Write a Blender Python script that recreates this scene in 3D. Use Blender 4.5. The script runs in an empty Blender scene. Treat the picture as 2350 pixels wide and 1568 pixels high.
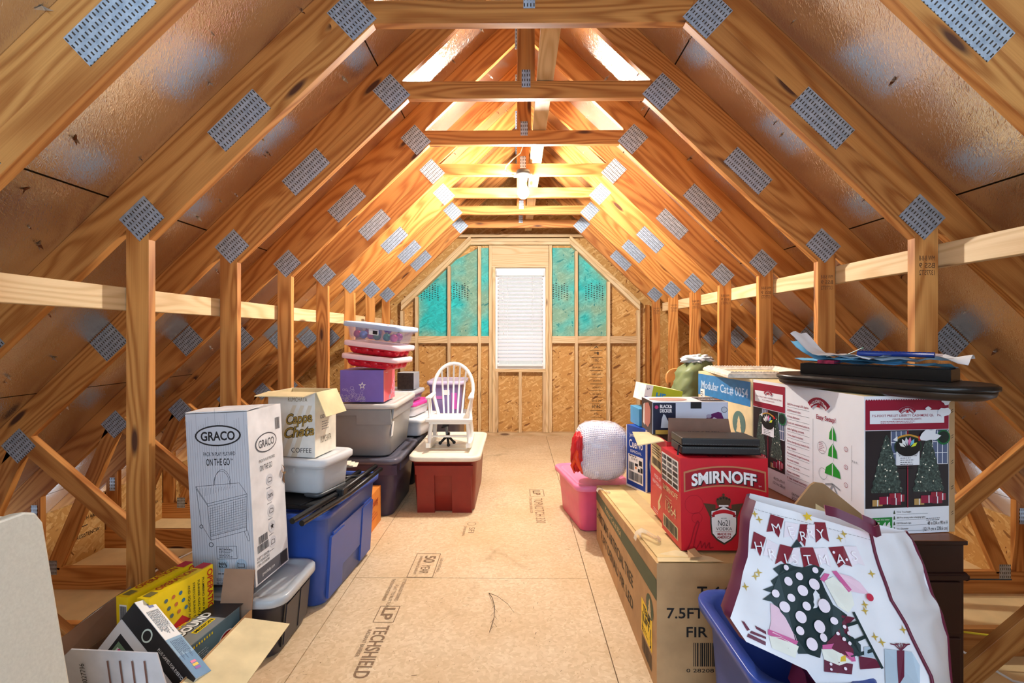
import bpy, bmesh, math, random
from mathutils import Vector, Matrix, noise
SC = bpy.context.scene
COL = SC.collection
rnd = random.Random(7)
V = Vector

# ---------------------------------------------------------------- camera, world, light, exposure
cam = bpy.data.cameras.new('camera')
cam.sensor_width = 36.0
cam.lens = 1130 / 2350 * 36
cam.shift_y = -16 / 2350
cam.clip_start = 0.05
camo = bpy.data.objects.new('camera', cam)
COL.objects.link(camo)
camo.location = (0, 0, 1.275)
camo.rotation_euler = (math.radians(90), 0, math.radians(0.5))
SC.camera = camo
world = bpy.data.worlds.new('sky')
SC.world = world
world.use_nodes = True
wn = world.node_tree.nodes
bg = wn['Background']
bg.inputs[0].default_value = (0.62, 0.80, 1.0, 1)
bg.inputs[1].default_value = 2.3
def lamp(name, kind, loc, rot, energy, color, **kw):
    d = bpy.data.lights.new(name, kind)
    d.energy = energy
    d.color = color
    for k, v in kw.items(): setattr(d, k, v)
    o = bpy.data.objects.new(name, d)
    COL.objects.link(o)
    o.location = loc
    o.rotation_euler = [math.radians(a) for a in rot]
    return o
BULB = (0.052, 3.695, 2.365)
DAY = lamp('window_daylight', 'AREA', (0.05, -1.72, 1.55), (90, 0, 0), 34, (0.52, 0.74, 1.0), shape='RECTANGLE', size=2.2, size_y=1.9)
SC.cycles.max_bounces = 6
SC.cycles.transparent_max_bounces = 6
SC.view_settings.view_transform = 'Standard'
SC.view_settings.look = 'None'
SC.view_settings.gamma = 1
SC.view_settings.use_curve_mapping = False
SC.view_settings.exposure = 0.45

# ---------------------------------------------------------------- materials
MATS = {}
def srgb(r, g, b):
    f = lambda c: (c / 255 / 12.92) if c / 255 <= 0.04045 else ((c / 255 + 0.055) / 1.055) ** 2.4
    return (f(r), f(g), f(b), 1)
class N:
    def __init__(s, m):
        s.t = m.node_tree
        s.b = s.t.nodes['Principled BSDF']
    def n(s, t, **kw):
        x = s.t.nodes.new(t)
        for k, v in kw.items():
            if k.startswith('i_'):
                kk = k[2:]
                x.inputs[int(kk) if kk.isdigit() else kk].default_value = v
            else: setattr(x, k, v)
        return x
    def l(s, a, b): s.t.links.new(a, b)
    def math(s, op, a, b=None):
        x = s.n('ShaderNodeMath', operation=op)
        for i, q in enumerate((a, b)):
            if q is None: continue
            if isinstance(q, (int, float)): x.inputs[i].default_value = q
            else: s.l(q, x.inputs[i])
        return x.outputs[0]
    def ramp(s, fac, stops):
        x = s.n('ShaderNodeValToRGB')
        e = x.color_ramp.elements
        while len(e) < len(stops): e.new(0.5)
        for q, (p, c) in zip(e, stops):
            q.position = p
            q.color = c if len(c) == 4 else (*c, 1)
        s.l(fac, x.inputs[0])
        return x.outputs[0]
    def mix(s, fac, a, b, mode='MIX'):
        x = s.n('ShaderNodeMix', data_type='RGBA', blend_type=mode)
        for i, q in ((0, fac), (6, a), (7, b)):
            if isinstance(q, (int, float, tuple)): x.inputs[i].default_value = q
            else: s.l(q, x.inputs[i])
        return x.outputs[2]
    def bump(s, h, strength=0.3, dist=0.01):
        x = s.n('ShaderNodeBump')
        x.inputs['Strength'].default_value = strength
        x.inputs['Distance'].default_value = dist
        s.l(h, x.inputs['Height'])
        s.l(x.outputs[0], s.b.inputs['Normal'])
def newmat(name):
    m = bpy.data.materials.new(name)
    m.use_nodes = True
    return m, N(m)
def M(r, g, b, rough=0.55, metal=0.0, spec=0.4, var=0.05, bump=0.0, scale=14, trans=0.0, alpha=1.0, sub=0):
    key = (r, g, b, rough, metal, spec, var, bump, scale, trans, alpha)
    if key in MATS: return MATS[key]
    m, q = newmat('mat_%d_%d_%d' % (r, g, b))
    c = srgb(r, g, b)
    if var:
        tc = q.n('ShaderNodeTexCoord')
        nz = q.n('ShaderNodeTexNoise', i_Scale=scale, i_Detail=4.0)
        q.l(tc.outputs['Object'], nz.inputs['Vector'])
        lo = tuple(x * (1 - 2 * var) for x in c[:3]) + (1,)
        hi = tuple(min(1, x * (1 + 2 * var)) for x in c[:3]) + (1,)
        col = q.ramp(nz.outputs[0], [(0.3, lo), (0.7, hi)])
        q.l(col, q.b.inputs['Base Color'])
        if bump: q.bump(nz.outputs[0], bump, 0.004)
    else: q.b.inputs['Base Color'].default_value = c
    q.b.inputs['Roughness'].default_value = rough
    q.b.inputs['Metallic'].default_value = metal
    q.b.inputs['Specular IOR Level'].default_value = spec
    if trans:
        q.b.inputs['Transmission Weight'].default_value = trans
        q.b.inputs['IOR'].default_value = 1.15
    if alpha < 1: q.b.inputs['Alpha'].default_value = alpha
    MATS[key] = m
    return m
INK = lambda: M(28, 26, 28, 0.6, var=0)
WHITE = lambda: M(238, 238, 236, 0.5, var=0)

def wood(name, lo, hi, knot=1.0, dark=0.35):
    m, q = newmat(name)
    at = q.n('ShaderNodeAttribute', attribute_name='gc')
    oi = q.n('ShaderNodeObjectInfo')
    off = q.n('ShaderNodeVectorMath', operation='ADD')
    sc = q.n('ShaderNodeVectorMath', operation='SCALE')
    cmb = q.n('ShaderNodeCombineXYZ')
    q.l(q.math('MULTIPLY', oi.outputs['Random'], 37.0), cmb.inputs[0])
    q.l(q.math('MULTIPLY', oi.outputs['Random'], 11.3), cmb.inputs[1])
    q.l(at.outputs['Vector'], off.inputs[0])
    q.l(cmb.outputs[0], off.inputs[1])
    def mp(v):
        x = q.n('ShaderNodeMapping')
        x.inputs['Scale'].default_value = v
        q.l(off.outputs[0], x.inputs['Vector'])
        return x.outputs[0]
    big = q.n('ShaderNodeTexNoise', i_Scale=1.0, i_Detail=2.0, i_Roughness=0.45)
    q.l(mp((0.42, 4.2, 4.2)), big.inputs['Vector'])
    vor = q.n('ShaderNodeTexVoronoi', i_Scale=1.0, i_Randomness=1.0)
    q.l(mp((1.7, 7.0, 7.0)), vor.inputs['Vector'])
    kd = vor.outputs['Distance']
    kswirl = q.math('MULTIPLY', q.math('POWER', q.math('SUBTRACT', 1.0, q.math('MINIMUM', q.math('MULTIPLY', kd, 2.2), 1.0)), 2.0), 9.0)
    ph = q.math('ADD', q.math('MULTIPLY', big.outputs[0], 120.0), kswirl)
    ring = q.math('POWER', q.math('ADD', q.math('MULTIPLY', q.math('SINE', ph), 0.5), 0.5), 1.6)
    fine = q.n('ShaderNodeTexNoise', i_Scale=1.0, i_Detail=3.0)
    q.l(mp((4.0, 260.0, 260.0)), fine.inputs['Vector'])
    f = q.math('ADD', q.math('MULTIPLY', ring, 0.5), q.math('MULTIPLY', fine.outputs[0], 0.5))
    col = q.ramp(f, [(0.12, hi), (0.85, lo)])
    # board to board tint
    tint = q.ramp(oi.outputs['Random'], [(0.0, (0.70, 0.60, 0.55, 1)), (0.35, (1.0, 0.92, 0.80, 1)), (0.7, (0.88, 0.80, 0.72, 1)), (1.0, (1.05, 1.05, 1.05, 1))])
    col = q.mix(0.75, col, tint, 'MULTIPLY')
    kmask = q.ramp(kd, [(0.075, (1, 1, 1, 1)), (0.13, (0, 0, 0, 1))])
    spot = q.n('ShaderNodeTexNoise', i_Scale=0.9)
    q.l(mp((1.3, 3.0, 3.0)), spot.inputs['Vector'])
    km = q.math('MULTIPLY', kmask, q.math('MULTIPLY', q.math('GREATER_THAN', spot.outputs[0], 0.41), knot))
    col = q.mix(km, col, (0.085, 0.028, 0.012, 1))
    # weather stain streaks
    st = q.n('ShaderNodeTexNoise', i_Scale=1.0, i_Detail=4.0)
    q.l(mp((1.1, 16.0, 16.0)), st.inputs['Vector'])
    sm = q.ramp(st.outputs[0], [(0.60, (0, 0, 0, 1)), (0.74, (dark, dark, dark, 1))])
    col = q.mix(sm, col, (0.16, 0.075, 0.03, 1))
    q.l(col, q.b.inputs['Base Color'])
    q.b.inputs['Roughness'].default_value = 0.55
    q.b.inputs['Specular IOR Level'].default_value = 0.3
    q.bump(f, 0.12, 0.003)
    return m
def osb(name, a, b, c, tintc=None):
    m, q = newmat(name)
    tc = q.n('ShaderNodeTexCoord')
    sx = q.n('ShaderNodeSeparateXYZ'); q.l(tc.outputs['Object'], sx.inputs[0])
    uv = q.n('ShaderNodeCombineXYZ'); q.l(q.math('ADD', sx.outputs[0], sx.outputs[1]), uv.inputs[0]); q.l(sx.outputs[2], uv.inputs[1])
    def layer(rot, scl, seed):
        mp = q.n('ShaderNodeMapping')
        mp.vector_type = 'TEXTURE'
        mp.inputs['Rotation'].default_value = rot
        mp.inputs['Scale'].default_value = [1 / q_ for q_ in scl]
        mp.inputs['Location'].default_value = (seed, seed * 1.7, seed * .3)
        q.l(uv.outputs[0], mp.inputs['Vector'])
        v = q.n('ShaderNodeTexVoronoi', i_Scale=1.0)
        q.l(mp.outputs[0], v.inputs['Vector'])
        return v.outputs['Color']
    c1 = layer((0, 0, 0.5), (14, 55, 1), 1.0)
    c2 = layer((0, 0, -0.75), (15, 64, 1), 4.0)
    c3 = layer((0, 0, 1.45), (17, 60, 1), 8.0)
    bw = lambda x: q.math('ADD', x, 0.0)
    s = []
    for cc in (c1, c2, c3):
        sp = q.n('ShaderNodeSeparateColor')
        q.l(cc, sp.inputs[0])
        s.append(sp.outputs)
    pick = q.math('GREATER_THAN', s[0][1], 0.45)
    pick2 = q.math('GREATER_THAN', s[1][1], 0.5)
    v = q.n('ShaderNodeMix', data_type='FLOAT')
    q.l(pick2, v.inputs[0]); q.l(s[2][0], v.inputs[2]); q.l(s[1][0], v.inputs[3])
    v2 = q.n('ShaderNodeMix', data_type='FLOAT')
    q.l(pick, v2.inputs[0]); q.l(v.outputs[0], v2.inputs[2]); q.l(s[0][0], v2.inputs[3])
    col = q.ramp(v2.outputs[0], [(0.0, a), (0.06, b), (0.55, b), (1.0, c)])
    if tintc:
        nz = q.n('ShaderNodeTexNoise', i_Scale=2.6, i_Detail=2.0)
        q.l(tc.outputs['Object'], nz.inputs['Vector'])
        f = q.ramp(nz.outputs[0], [(0.38, (0.30,) * 3), (0.62, (0.92,) * 3)])
        col = q.mix(f, col, q.mix(v2.outputs[0], tintc, tuple(min(1, x * 1.5) for x in tintc[:3]) + (1,)))
    q.l(col, q.b.inputs['Base Color'])
    q.b.inputs['Roughness'].default_value = 0.6
    q.b.inputs['Specular IOR Level'].default_value = 0.25
    q.bump(v2.outputs[0], 0.25, 0.004)
    return m
def foil():
    m, q = newmat('radiant_foil')
    tc = q.n('ShaderNodeTexCoord')
    at = q.n('ShaderNodeAttribute', attribute_name='gc')
    v = []
    for rot, sc in (((0, 0, 0.5), (24, 150, 40)), ((0, 0, -0.7), (150, 26, 40)), ((0, 0, 1.1), (30, 120, 40))):
        mp = q.n('ShaderNodeMapping')
        mp.vector_type = 'TEXTURE'
        mp.inputs['Rotation'].default_value = rot
        mp.inputs['Scale'].default_value = [1 / q_ for q_ in sc]
        q.l(at.outputs['Vector'], mp.inputs['Vector'])
        n1 = q.n('ShaderNodeTexNoise', i_Scale=0.5, i_Detail=3.0)
        q.l(mp.outputs[0], n1.inputs['Vector'])
        v.append(q.math('ABSOLUTE', q.math('SUBTRACT', n1.outputs[0], 0.5)))
    h = q.math('MINIMUM', q.math('MINIMUM', v[0], v[1]), v[2])
    nz = q.n('ShaderNodeTexNoise', i_Scale=1.7, i_Detail=3.0)
    q.l(tc.outputs['Object'], nz.inputs['Vector'])
    seam = q.n('ShaderNodeSeparateXYZ')
    q.l(at.outputs['Vector'], seam.inputs[0])
    # 4 ft panel joints along the slope
    d = q.math('ABSOLUTE', q.math('SUBTRACT', q.math('PINGPONG', q.math('ADD', seam.outputs[1], 0.17), 0.61), 0.0))
    sm = q.math('LESS_THAN', d, 0.0035)
    col = q.ramp(nz.outputs[0], [(0.3, (0.66, 0.60, 0.53, 1)), (0.7, (0.86, 0.82, 0.76, 1))])
    col = q.mix(sm, col, (0.02, 0.02, 0.015, 1))
    q.l(col, q.b.inputs['Base Color'])
    q.b.inputs['Metallic'].default_value = 0.93
    rg = q.ramp(nz.outputs[0], [(0.3, (0.16,) * 3), (0.75, (0.28,) * 3)])
    q.l(rg, q.b.inputs['Roughness'])
    q.bump(h, 0.9, 0.006)
    return m
def plate_mat():
    m, q = newmat('nail_plate')
    at = q.n('ShaderNodeAttribute', attribute_name='gc')
    sp = q.n('ShaderNodeSeparateXYZ')
    q.l(at.outputs['Vector'], sp.inputs[0])
    x, y = sp.outputs[0], sp.outputs[1]
    # punched slots: rows of short slots, every other row shifted
    fx = q.math('FRACT', q.math('MULTIPLY', x, 1 / 0.0125))
    row = q.math('MULTIPLY', y, 1 / 0.0245)
    fy = q.math('FRACT', row)
    inx = q.math('LESS_THAN', q.math('ABSOLUTE', q.math('SUBTRACT', fx, 0.5)), 0.17)
    iny = q.math('LESS_THAN', q.math('ABSOLUTE', q.math('SUBTRACT', fy, 0.5)), 0.27)
    slot = q.math('MULTIPLY', inx, iny)
    nz = q.n('ShaderNodeTexNoise', i_Scale=45.0, i_Detail=3.0)
    q.l(at.outputs['Vector'], nz.inputs['Vector'])
    col = q.ramp(nz.outputs[0], [(0.3, (0.34, 0.43, 0.56, 1)), (0.7, (0.54, 0.64, 0.77, 1))])
    col = q.mix(slot, col, (0.035, 0.022, 0.014, 1))
    q.l(col, q.b.inputs['Base Color'])
    q.l(q.math('MULTIPLY', q.math('SUBTRACT', 1.0, slot), 0.75), q.b.inputs['Metallic'])
    q.b.inputs['Roughness'].default_value = 0.5
    q.bump(q.math('SUBTRACT', 1.0, slot), 0.4, 0.003)
    return m
def emit(name, c, s):
    m, q = newmat(name)
    q.b.inputs['Base Color'].default_value = (1, 1, 1, 1)
    q.b.inputs['Emission Color'].default_value = c
    q.b.inputs['Emission Strength'].default_value = s
    return m
def card(r, g, b, rough=0.75):          # corrugated board: faint flutes and scuffs
    return M(r, g, b, rough, spec=0.2, var=0.07, bump=0.06, scale=9)

# ---------------------------------------------------------------- mesh building
TXT = {}
def text_mesh(s, bold=0.0, shear=0.0, spacing=1.0):
    k = (s, bold, shear, spacing)
    if k not in TXT:
        c = bpy.data.curves.new('t', 'FONT')
        c.body = s
        c.size = 1.0
        c.offset = bold
        c.shear = shear
        c.space_character = spacing
        c.resolution_u = 3
        o = bpy.data.objects.new('t', c)
        me = bpy.data.meshes.new_from_object(o)
        vs = [v.co.copy() for v in me.vertices]
        fs = [tuple(p.vertices) for p in me.polygons]
        bpy.data.objects.remove(o)
        bpy.data.curves.remove(c)
        bpy.data.meshes.remove(me)
        x0 = min((v.x for v in vs), default=0); x1 = max((v.x for v in vs), default=1)
        y0 = min((v.y for v in vs), default=0); y1 = max((v.y for v in vs), default=1)
        TXT[k] = (vs, fs, x0, x1, y0, y1)
    return TXT[k]
class F:                                   # a printing frame on a flat face: origin, right, up
    def __init__(s, o, u, v):
        s.o = V(o); s.u = V(u).normalized(); s.v = V(v).normalized(); s.n = s.u.cross(s.v)
    def __call__(s, x, y, z=0.0): return s.o + s.u * x + s.v * y + s.n * z
class B:
    def __init__(s):
        s.bm = bmesh.new(); s.mats = []; s.gl = s.bm.verts.layers.float_vector.new('gc')
    def mi(s, m):
        if m not in s.mats: s.mats.append(m)
        return s.mats.index(m)
    def face(s, pts, m, g=None, smooth=False):
        vs = [s.bm.verts.new(p) for p in pts]
        if g:
            for v, q in zip(vs, g): v[s.gl] = q
        try: f = s.bm.faces.new(vs)
        except ValueError: return None
        f.material_index = s.mi(m); f.smooth = smooth
        return f
    def grid(s, pts, m, cu=False, cv=False, smooth=True, capu=False):
        """pts[i][j] joined as a net; cu / cv close it in i / j"""
        rows = [[s.bm.verts.new(p) for p in r] for r in pts]
        k = s.mi(m); ni, nj = len(rows), len(rows[0])
        for i in range(ni if cu else ni - 1):
            for j in range(nj if cv else nj - 1):
                a, b, c, d = rows[i][j], rows[(i + 1) % ni][j], rows[(i + 1) % ni][(j + 1) % nj], rows[i][(j + 1) % nj]
                try:
                    f = s.bm.faces.new((a, d, c, b)); f.material_index = k; f.smooth = smooth
                except ValueError: pass
        return rows
    def cap(s, vs, m, smooth=False):
        try:
            f = s.bm.faces.new(vs); f.material_index = s.mi(m); f.smooth = smooth
        except ValueError: pass
    def hexa(s, c, m, fm=None, g=None):
        """8 corners: bottom 4 ccw then top 4 ccw; fm = material per face (bottom, top, front, right, back, left)"""
        vs = [s.bm.verts.new(p) for p in c]
        if g:
            for v, q in zip(vs, g): v[s.gl] = q
        fs = ((3, 2, 1, 0), (4, 5, 6, 7), (0, 1, 5, 4), (1, 2, 6, 5), (2, 3, 7, 6), (3, 0, 4, 7))
        for i, q in enumerate(fs):
            f = s.bm.faces.new([vs[j] for j in q])
            f.material_index = s.mi(fm.get(i, m) if fm else m)
        return vs
    def box(s, x0, x1, y0, y1, z0, z1, m, fm=None, axis=None):
        c = [V(p) for p in ((x0, y0, z0), (x1, y0, z0), (x1, y1, z0), (x0, y1, z0), (x0, y0, z1), (x1, y0, z1), (x1, y1, z1), (x0, y1, z1))]
        g = None
        if axis is not None:
            o = ((0, 1, 2), (1, 2, 0), (2, 0, 1))[axis]
            r = V((rnd.random() * 9, rnd.random() * 3, rnd.random() * 3))
            g = [V((p[o[0]], p[o[1]], p[o[2]])) + r for p in c]
        return s.hexa(c, m, fm, g)
    def lumber(s, poly, axis, y0, y1, m, r=None):
        """poly in the XZ plane (ccw seen from -y), extruded in y; grain runs along axis"""
        a = V((axis[0], axis[1])).normalized(); b = V((-a.y, a.x))
        r = r or V((rnd.random() * 9, rnd.random() * 3, rnd.random() * 3))
        k = s.mi(m); fr = []; bk = []
        for (x, z) in poly:
            for y, lst in ((y0, fr), (y1, bk)):
                v = s.bm.verts.new((x, y, z))
                v[s.gl] = V((x * a.x + z * a.y, x * b.x + z * b.y, y)) + r
                lst.append(v)
        n = len(fr)
        fs = [fr, bk[::-1]] + [[fr[i], bk[i], bk[(i + 1) % n], fr[(i + 1) % n]] for i in range(n)]
        for f in fs:
            q = s.bm.faces.new(f); q.material_index = k
    def tube(s, pts, r, m, n=10, caps=True, closed=False):
        pts = [V(p) for p in pts]
        rs = r if isinstance(r, (list, tuple)) else [r] * len(pts)
        rows = []; ref = None
        for i, p in enumerate(pts):
            if closed: t = pts[(i + 1) % len(pts)] - pts[i - 1]
            else: t = pts[min(i + 1, len(pts) - 1)] - pts[max(i - 1, 0)]
            t.normalize()
            if ref is None: ref = V((0, 0, 1)) if abs(t.z) < 0.9 else V((1, 0, 0))
            u = t.cross(ref).normalized(); w = u.cross(t).normalized(); ref = w
            rows.append([p + (u * math.cos(2 * math.pi * j / n) + w * math.sin(2 * math.pi * j / n)) * rs[i] for j in range(n)])
        vs = s.grid(rows, m, cu=closed, cv=True)
        if caps and not closed: s.cap(vs[0], m); s.cap(vs[-1][::-1], m)
    def lathe(s, prof, m, c=(0, 0, 0), n=24, axis=None):
        R = V(axis).to_track_quat('Z', 'Y').to_matrix() if axis else Matrix.Identity(3)
        rows = [[V(c) + R @ V((r * math.cos(2 * math.pi * j / n), r * math.sin(2 * math.pi * j / n), z)) for j in range(n)] for r, z in prof]
        s.grid(rows, m, cv=True)
    def ball(s, c, r, m, n=14):
        rx, ry, rz = r if isinstance(r, (tuple, list)) else (r, r, r)
        rows = []
        for i in range(n + 1):
            t = math.pi * min(max(i / n, 0.004), 0.996)
            rows.append([V(c) + V((rx * math.sin(t) * math.cos(2 * math.pi * j / (2 * n)), ry * math.sin(t) * math.sin(2 * math.pi * j / (2 * n)), -rz * math.cos(t))) for j in range(2 * n)])
        s.grid(rows, m, cv=True)
    # ---- printing on a frame
    def rect(s, f, x, y, w, h, m, z=0.0008): s.face([f(x, y, z), f(x + w, y, z), f(x + w, y + h, z), f(x, y + h, z)], m)
    def poly(s, f, pts, m, z=0.001): s.face([f(a, b, z) for a, b in pts], m)
    def disc(s, f, x, y, r, m, z=0.001, ry=None, n=28):
        ry = ry or r
        s.face([f(x + r * math.cos(2 * math.pi * i / n), y + ry * math.sin(2 * math.pi * i / n), z) for i in range(n)], m)
    def ring(s, f, x, y, r, w, m, z=0.0014, ry=None, n=32):
        ry = ry or r
        for i in range(n):
            a, b = 2 * math.pi * i / n, 2 * math.pi * (i + 1) / n
            s.face([f(x + (r - q) * math.cos(t), y + (ry - q) * math.sin(t), z) for q, t in ((w, a), (0, a), (0, b), (w, b))], m)
    def line(s, f, pts, w, m, z=0.0014, closed=False):
        pts = list(pts) + ([pts[0]] if closed else [])
        for (x0, y0), (x1, y1) in zip(pts, pts[1:]):
            d = math.hypot(x1 - x0, y1 - y0) or 1e-6
            ox, oy = -(y1 - y0) / d * w / 2, (x1 - x0) / d * w / 2
            s.face([f(x0 - ox, y0 - oy, z), f(x1 - ox, y1 - oy, z), f(x1 + ox, y1 + oy, z), f(x0 + ox, y0 + oy, z)], m)
    def text(s, f, t, x, y, h, m, w=None, al='c', z=0.0016, bold=0.0, shear=0.0, sp=1.0, rot=0.0, arc=0.0, warp=None):
        """cap height h, squeezed to width w; arc bends the baseline"""
        vs, fs, x0, x1, y0, y1 = text_mesh(t, bold, shear, sp)
        k = h / 0.729 * (1.0)
        kx = k if w is None else w / max(x1 - x0, 1e-6)
        W = kx * (x1 - x0)
        ox = {'c': -W / 2, 'l': 0, 'r': -W}[al]
        ca, sa = math.cos(rot), math.sin(rot)
        nv = []
        for v in vs:
            px = (v.x - x0) * kx + ox; py = v.y * k
            if arc: py -= arc * ((px - ox - W / 2) / (W / 2)) ** 2
            if warp: px, py = warp(px, py)
            nv.append(s.bm.verts.new(f(x + px * ca - py * sa, y + px * sa + py * ca, z)))
        mi = s.mi(m)
        for q in fs:
            try:
                g = s.bm.faces.new([nv[i] for i in q]); g.material_index = mi
            except ValueError: pass
    def lines(s, f, x, y, w, n, dy, m, h=0.003, seed=1, z=0.0013):
        """small print too fine to read: rows of short dashes"""
        r = random.Random(seed)
        for i in range(n):
            xx = 0.0; lim = w * (0.6 + 0.4 * r.random())
            while xx < lim:
                d = h * (1.2 + 3.5 * r.random())
                s.rect(f, x + xx, y - i * dy, min(d, lim - xx), h, m, z)
                xx += d + h * 0.9
    def barcode(s, f, x, y, w, h, m, n=34, seed=3, z=0.0014):
        r = random.Random(seed); xx = 0
        while xx < w:
            d = w / n * (0.35 + r.random())
            s.rect(f, x + xx, y, min(d, w - xx), h, m, z)
            xx += d + w / n * (0.35 + r.random() * 0.8)
    def obj(s, name, parent=None, bevel=0.0, seg=2, loc=None, rot=None, fixn=False):
        if fixn: bmesh.ops.recalc_face_normals(s.bm, faces=s.bm.faces)
        me = bpy.data.meshes.new(name)
        s.bm.to_mesh(me); s.bm.free()
        for m in s.mats: me.materials.append(m)
        o = bpy.data.objects.new(name, me)
        COL.objects.link(o)
        if parent: o.parent = parent
        if bevel:
            md = o.modifiers.new('bevel', 'BEVEL'); md.width = bevel; md.segments = seg; md.limit_method = 'ANGLE'
        if loc: o.location = loc
        if rot: o.rotation_euler = rot
        return o
def tag(o, label, cat, group=None, kind=None):
    o['label'] = label; o['category'] = cat
    if group: o['group'] = group
    if kind: o['kind'] = kind
    return o
def thing(name, label, cat, loc=(0, 0, 0), rot=(0, 0, 0), group=None):
    o = bpy.data.objects.new(name, None)
    o.empty_display_size = 0.05
    COL.objects.link(o)
    o.location = loc; o.rotation_euler = [math.radians(a) for a in rot] if not isinstance(rot, (int, float)) else (0, 0, math.radians(rot))
    return tag(o, label, cat, group)
def struct(o): o['kind'] = 'structure'; return o
def dup(root, loc=None, label=None, rotz=None):
    r = root.copy(); COL.objects.link(r)
    if loc is not None: r.location = loc
    if rotz is not None: r.rotation_euler = (0, 0, rotz)
    if label: r['label'] = label
    for ch in list(root.children):
        c = ch.copy(); COL.objects.link(c); c.parent = r
        for g in list(ch.children):
            d = g.copy(); COL.objects.link(d); d.parent = c
    return r
# ---------------------------------------------------------------- the attic shell
XC = 0.05
PINE = wood('pine_framing', (0.36, 0.12, 0.022), (0.66, 0.315, 0.09))
PALE = wood('pale_spruce', (0.62, 0.44, 0.23), (0.80, 0.64, 0.40), knot=0.8, dark=0.0)
OSBY = osb('osb_board', (0.20, 0.075, 0.02, 1), (0.56, 0.30, 0.09, 1), (0.74, 0.48, 0.20, 1))
OSBT = osb('osb_teal', (0.05, 0.12, 0.11, 1), (0.30, 0.36, 0.20, 1), (0.42, 0.46, 0.26, 1), (0.0, 0.42, 0.44, 1))
FOIL = foil()
PLATE = plate_mat()
BOARD = M(230, 202, 150, 0.8, spec=0.1, var=0.05, scale=5)
SL = 0.953                                   # roof pitch
zi = lambda x: 3.0616 - SL * abs(x)          # inner edge of the rafters
zs = lambda x: 3.1846 - SL * abs(x)          # joint between the two rafter boards
zo = lambda x: 3.378 - SL * abs(x)           # roof deck

def floor_mat():
    m, q = newmat('tan_floor_panel')
    tc = q.n('ShaderNodeTexCoord')
    base = q.n('ShaderNodeTexNoise', i_Scale=2.2, i_Detail=5.0)
    q.l(tc.outputs['Object'], base.inputs['Vector'])
    fl = q.n('ShaderNodeTexVoronoi', i_Scale=75.0)
    mp = q.n('ShaderNodeMapping'); mp.inputs['Rotation'].default_value = (0, 0, 0.5)
    dn = q.n('ShaderNodeTexNoise', i_Scale=14.0)
    q.l(tc.outputs['Object'], dn.inputs['Vector'])
    q.l(tc.outputs['Object'], mp.inputs['Vector'])
    wv = q.mix(0.05, mp.outputs[0], dn.outputs[1], 'ADD')
    q.l(wv, fl.inputs['Vector'])
    col = q.ramp(fl.outputs['Color'], [(0.0, srgb(208, 180, 142)), (0.6, srgb(224, 198, 162)), (1.0, srgb(234, 212, 178))])
    col = q.mix(q.ramp(base.outputs[0], [(0.35, (0, 0, 0)), (0.75, (0.55,) * 3)]), col, srgb(196, 160, 112))
    sp = q.n('ShaderNodeTexVoronoi', i_Scale=46.0)
    q.l(wv, sp.inputs['Vector'])
    gate = q.n('ShaderNodeTexNoise', i_Scale=7.0)
    q.l(tc.outputs['Object'], gate.inputs['Vector'])
    chips = q.math('MULTIPLY', q.math('LESS_THAN', sp.outputs['Distance'], 0.085), q.math('GREATER_THAN', gate.outputs[0], 0.5))
    col = q.mix(q.math('MULTIPLY', chips, 0.75), col, srgb(112, 82, 52))
    sc = q.n('ShaderNodeTexNoise', i_Scale=3.3, i_Detail=6.0, i_Roughness=0.62, i_Distortion=0.6)
    mp2 = q.n('ShaderNodeMapping'); mp2.inputs['Scale'].default_value = (1.0, 0.6, 1); mp2.inputs['Rotation'].default_value = (0, 0, 0.9)
    q.l(tc.outputs['Object'], mp2.inputs['Vector']); q.l(mp2.outputs[0], sc.inputs['Vector'])
    col = q.mix(q.ramp(sc.outputs[0], [(0.60, (0, 0, 0)), (0.76, (0.55,) * 3)]), col, srgb(142, 112, 72))
    q.l(col, q.b.inputs['Base Color'])
    q.b.inputs['Roughness'].default_value = 0.6
    q.b.inputs['Specular IOR Level'].default_value = 0.25
    q.bump(fl.outputs['Distance'], 0.06, 0.002)
    return m
FLOOR = floor_mat()
# floor panels: seams of the sheets as thin dark grooves between real sheets
b = B()
xs = [-1.436, -0.848, 0.374, 1.536]
ysm = {0: [-1.7, 1.35, 3.79, 6.2], 1: [-1.7, 0.13, 2.575, 5.03, 6.2], 2: [-1.7, 1.35, 3.79, 6.2]}
for i in range(3):
    yy = ysm[i]
    for j in range(len(yy) - 1):
        b.box(xs[i] + .0018, xs[i + 1] - .0018, yy[j] + .0018, yy[j + 1] - .0018, -0.02, 0.0, FLOOR)
b.box(-1.436, 1.536, -1.7, 6.2, -0.026, -0.021, M(120, 72, 40, 0.8))
inkf = M(132, 104, 76, 0.7, var=0)
ff = F((0, 0, 0.0), (0, -1, 0), (1, 0, 0))       # lettering runs towards the camera
def stamp(t, x, y, h, w=None, z=0.0008, bold=0.0): b.text(ff, t, -y, x, h, inkf, w=w, al='l', z=z, bold=bold)
stamp('LP', -0.615, 2.29, 0.055, 0.095, bold=0.03)
b.line(ff, [(-2.305, -.635), (-2.175, -.635), (-2.175, -.545), (-2.305, -.545)], 0.004, inkf, 0.0008, True)
stamp('TECHSHIELD', -0.61, 2.15, 0.06, 0.33, bold=0.015)
stamp('RADIANT BARRIER', -0.64, 2.12, 0.018, 0.18)
for i, t in enumerate(('LP TECHNOLOGY COVERED', 'FLAT TO BUTTON', 'THE CONTINUOUS BARRIER')): stamp(t, -0.585 - i * 0.03, 2.56 - .06 * (i % 2), 0.018, 0.21)
stamp('50', -0.52, 2.83, 0.062, 0.085, bold=0.03)
stamp('YEAR', -0.52, 2.72, 0.05, 0.10, bold=0.01)
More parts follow.
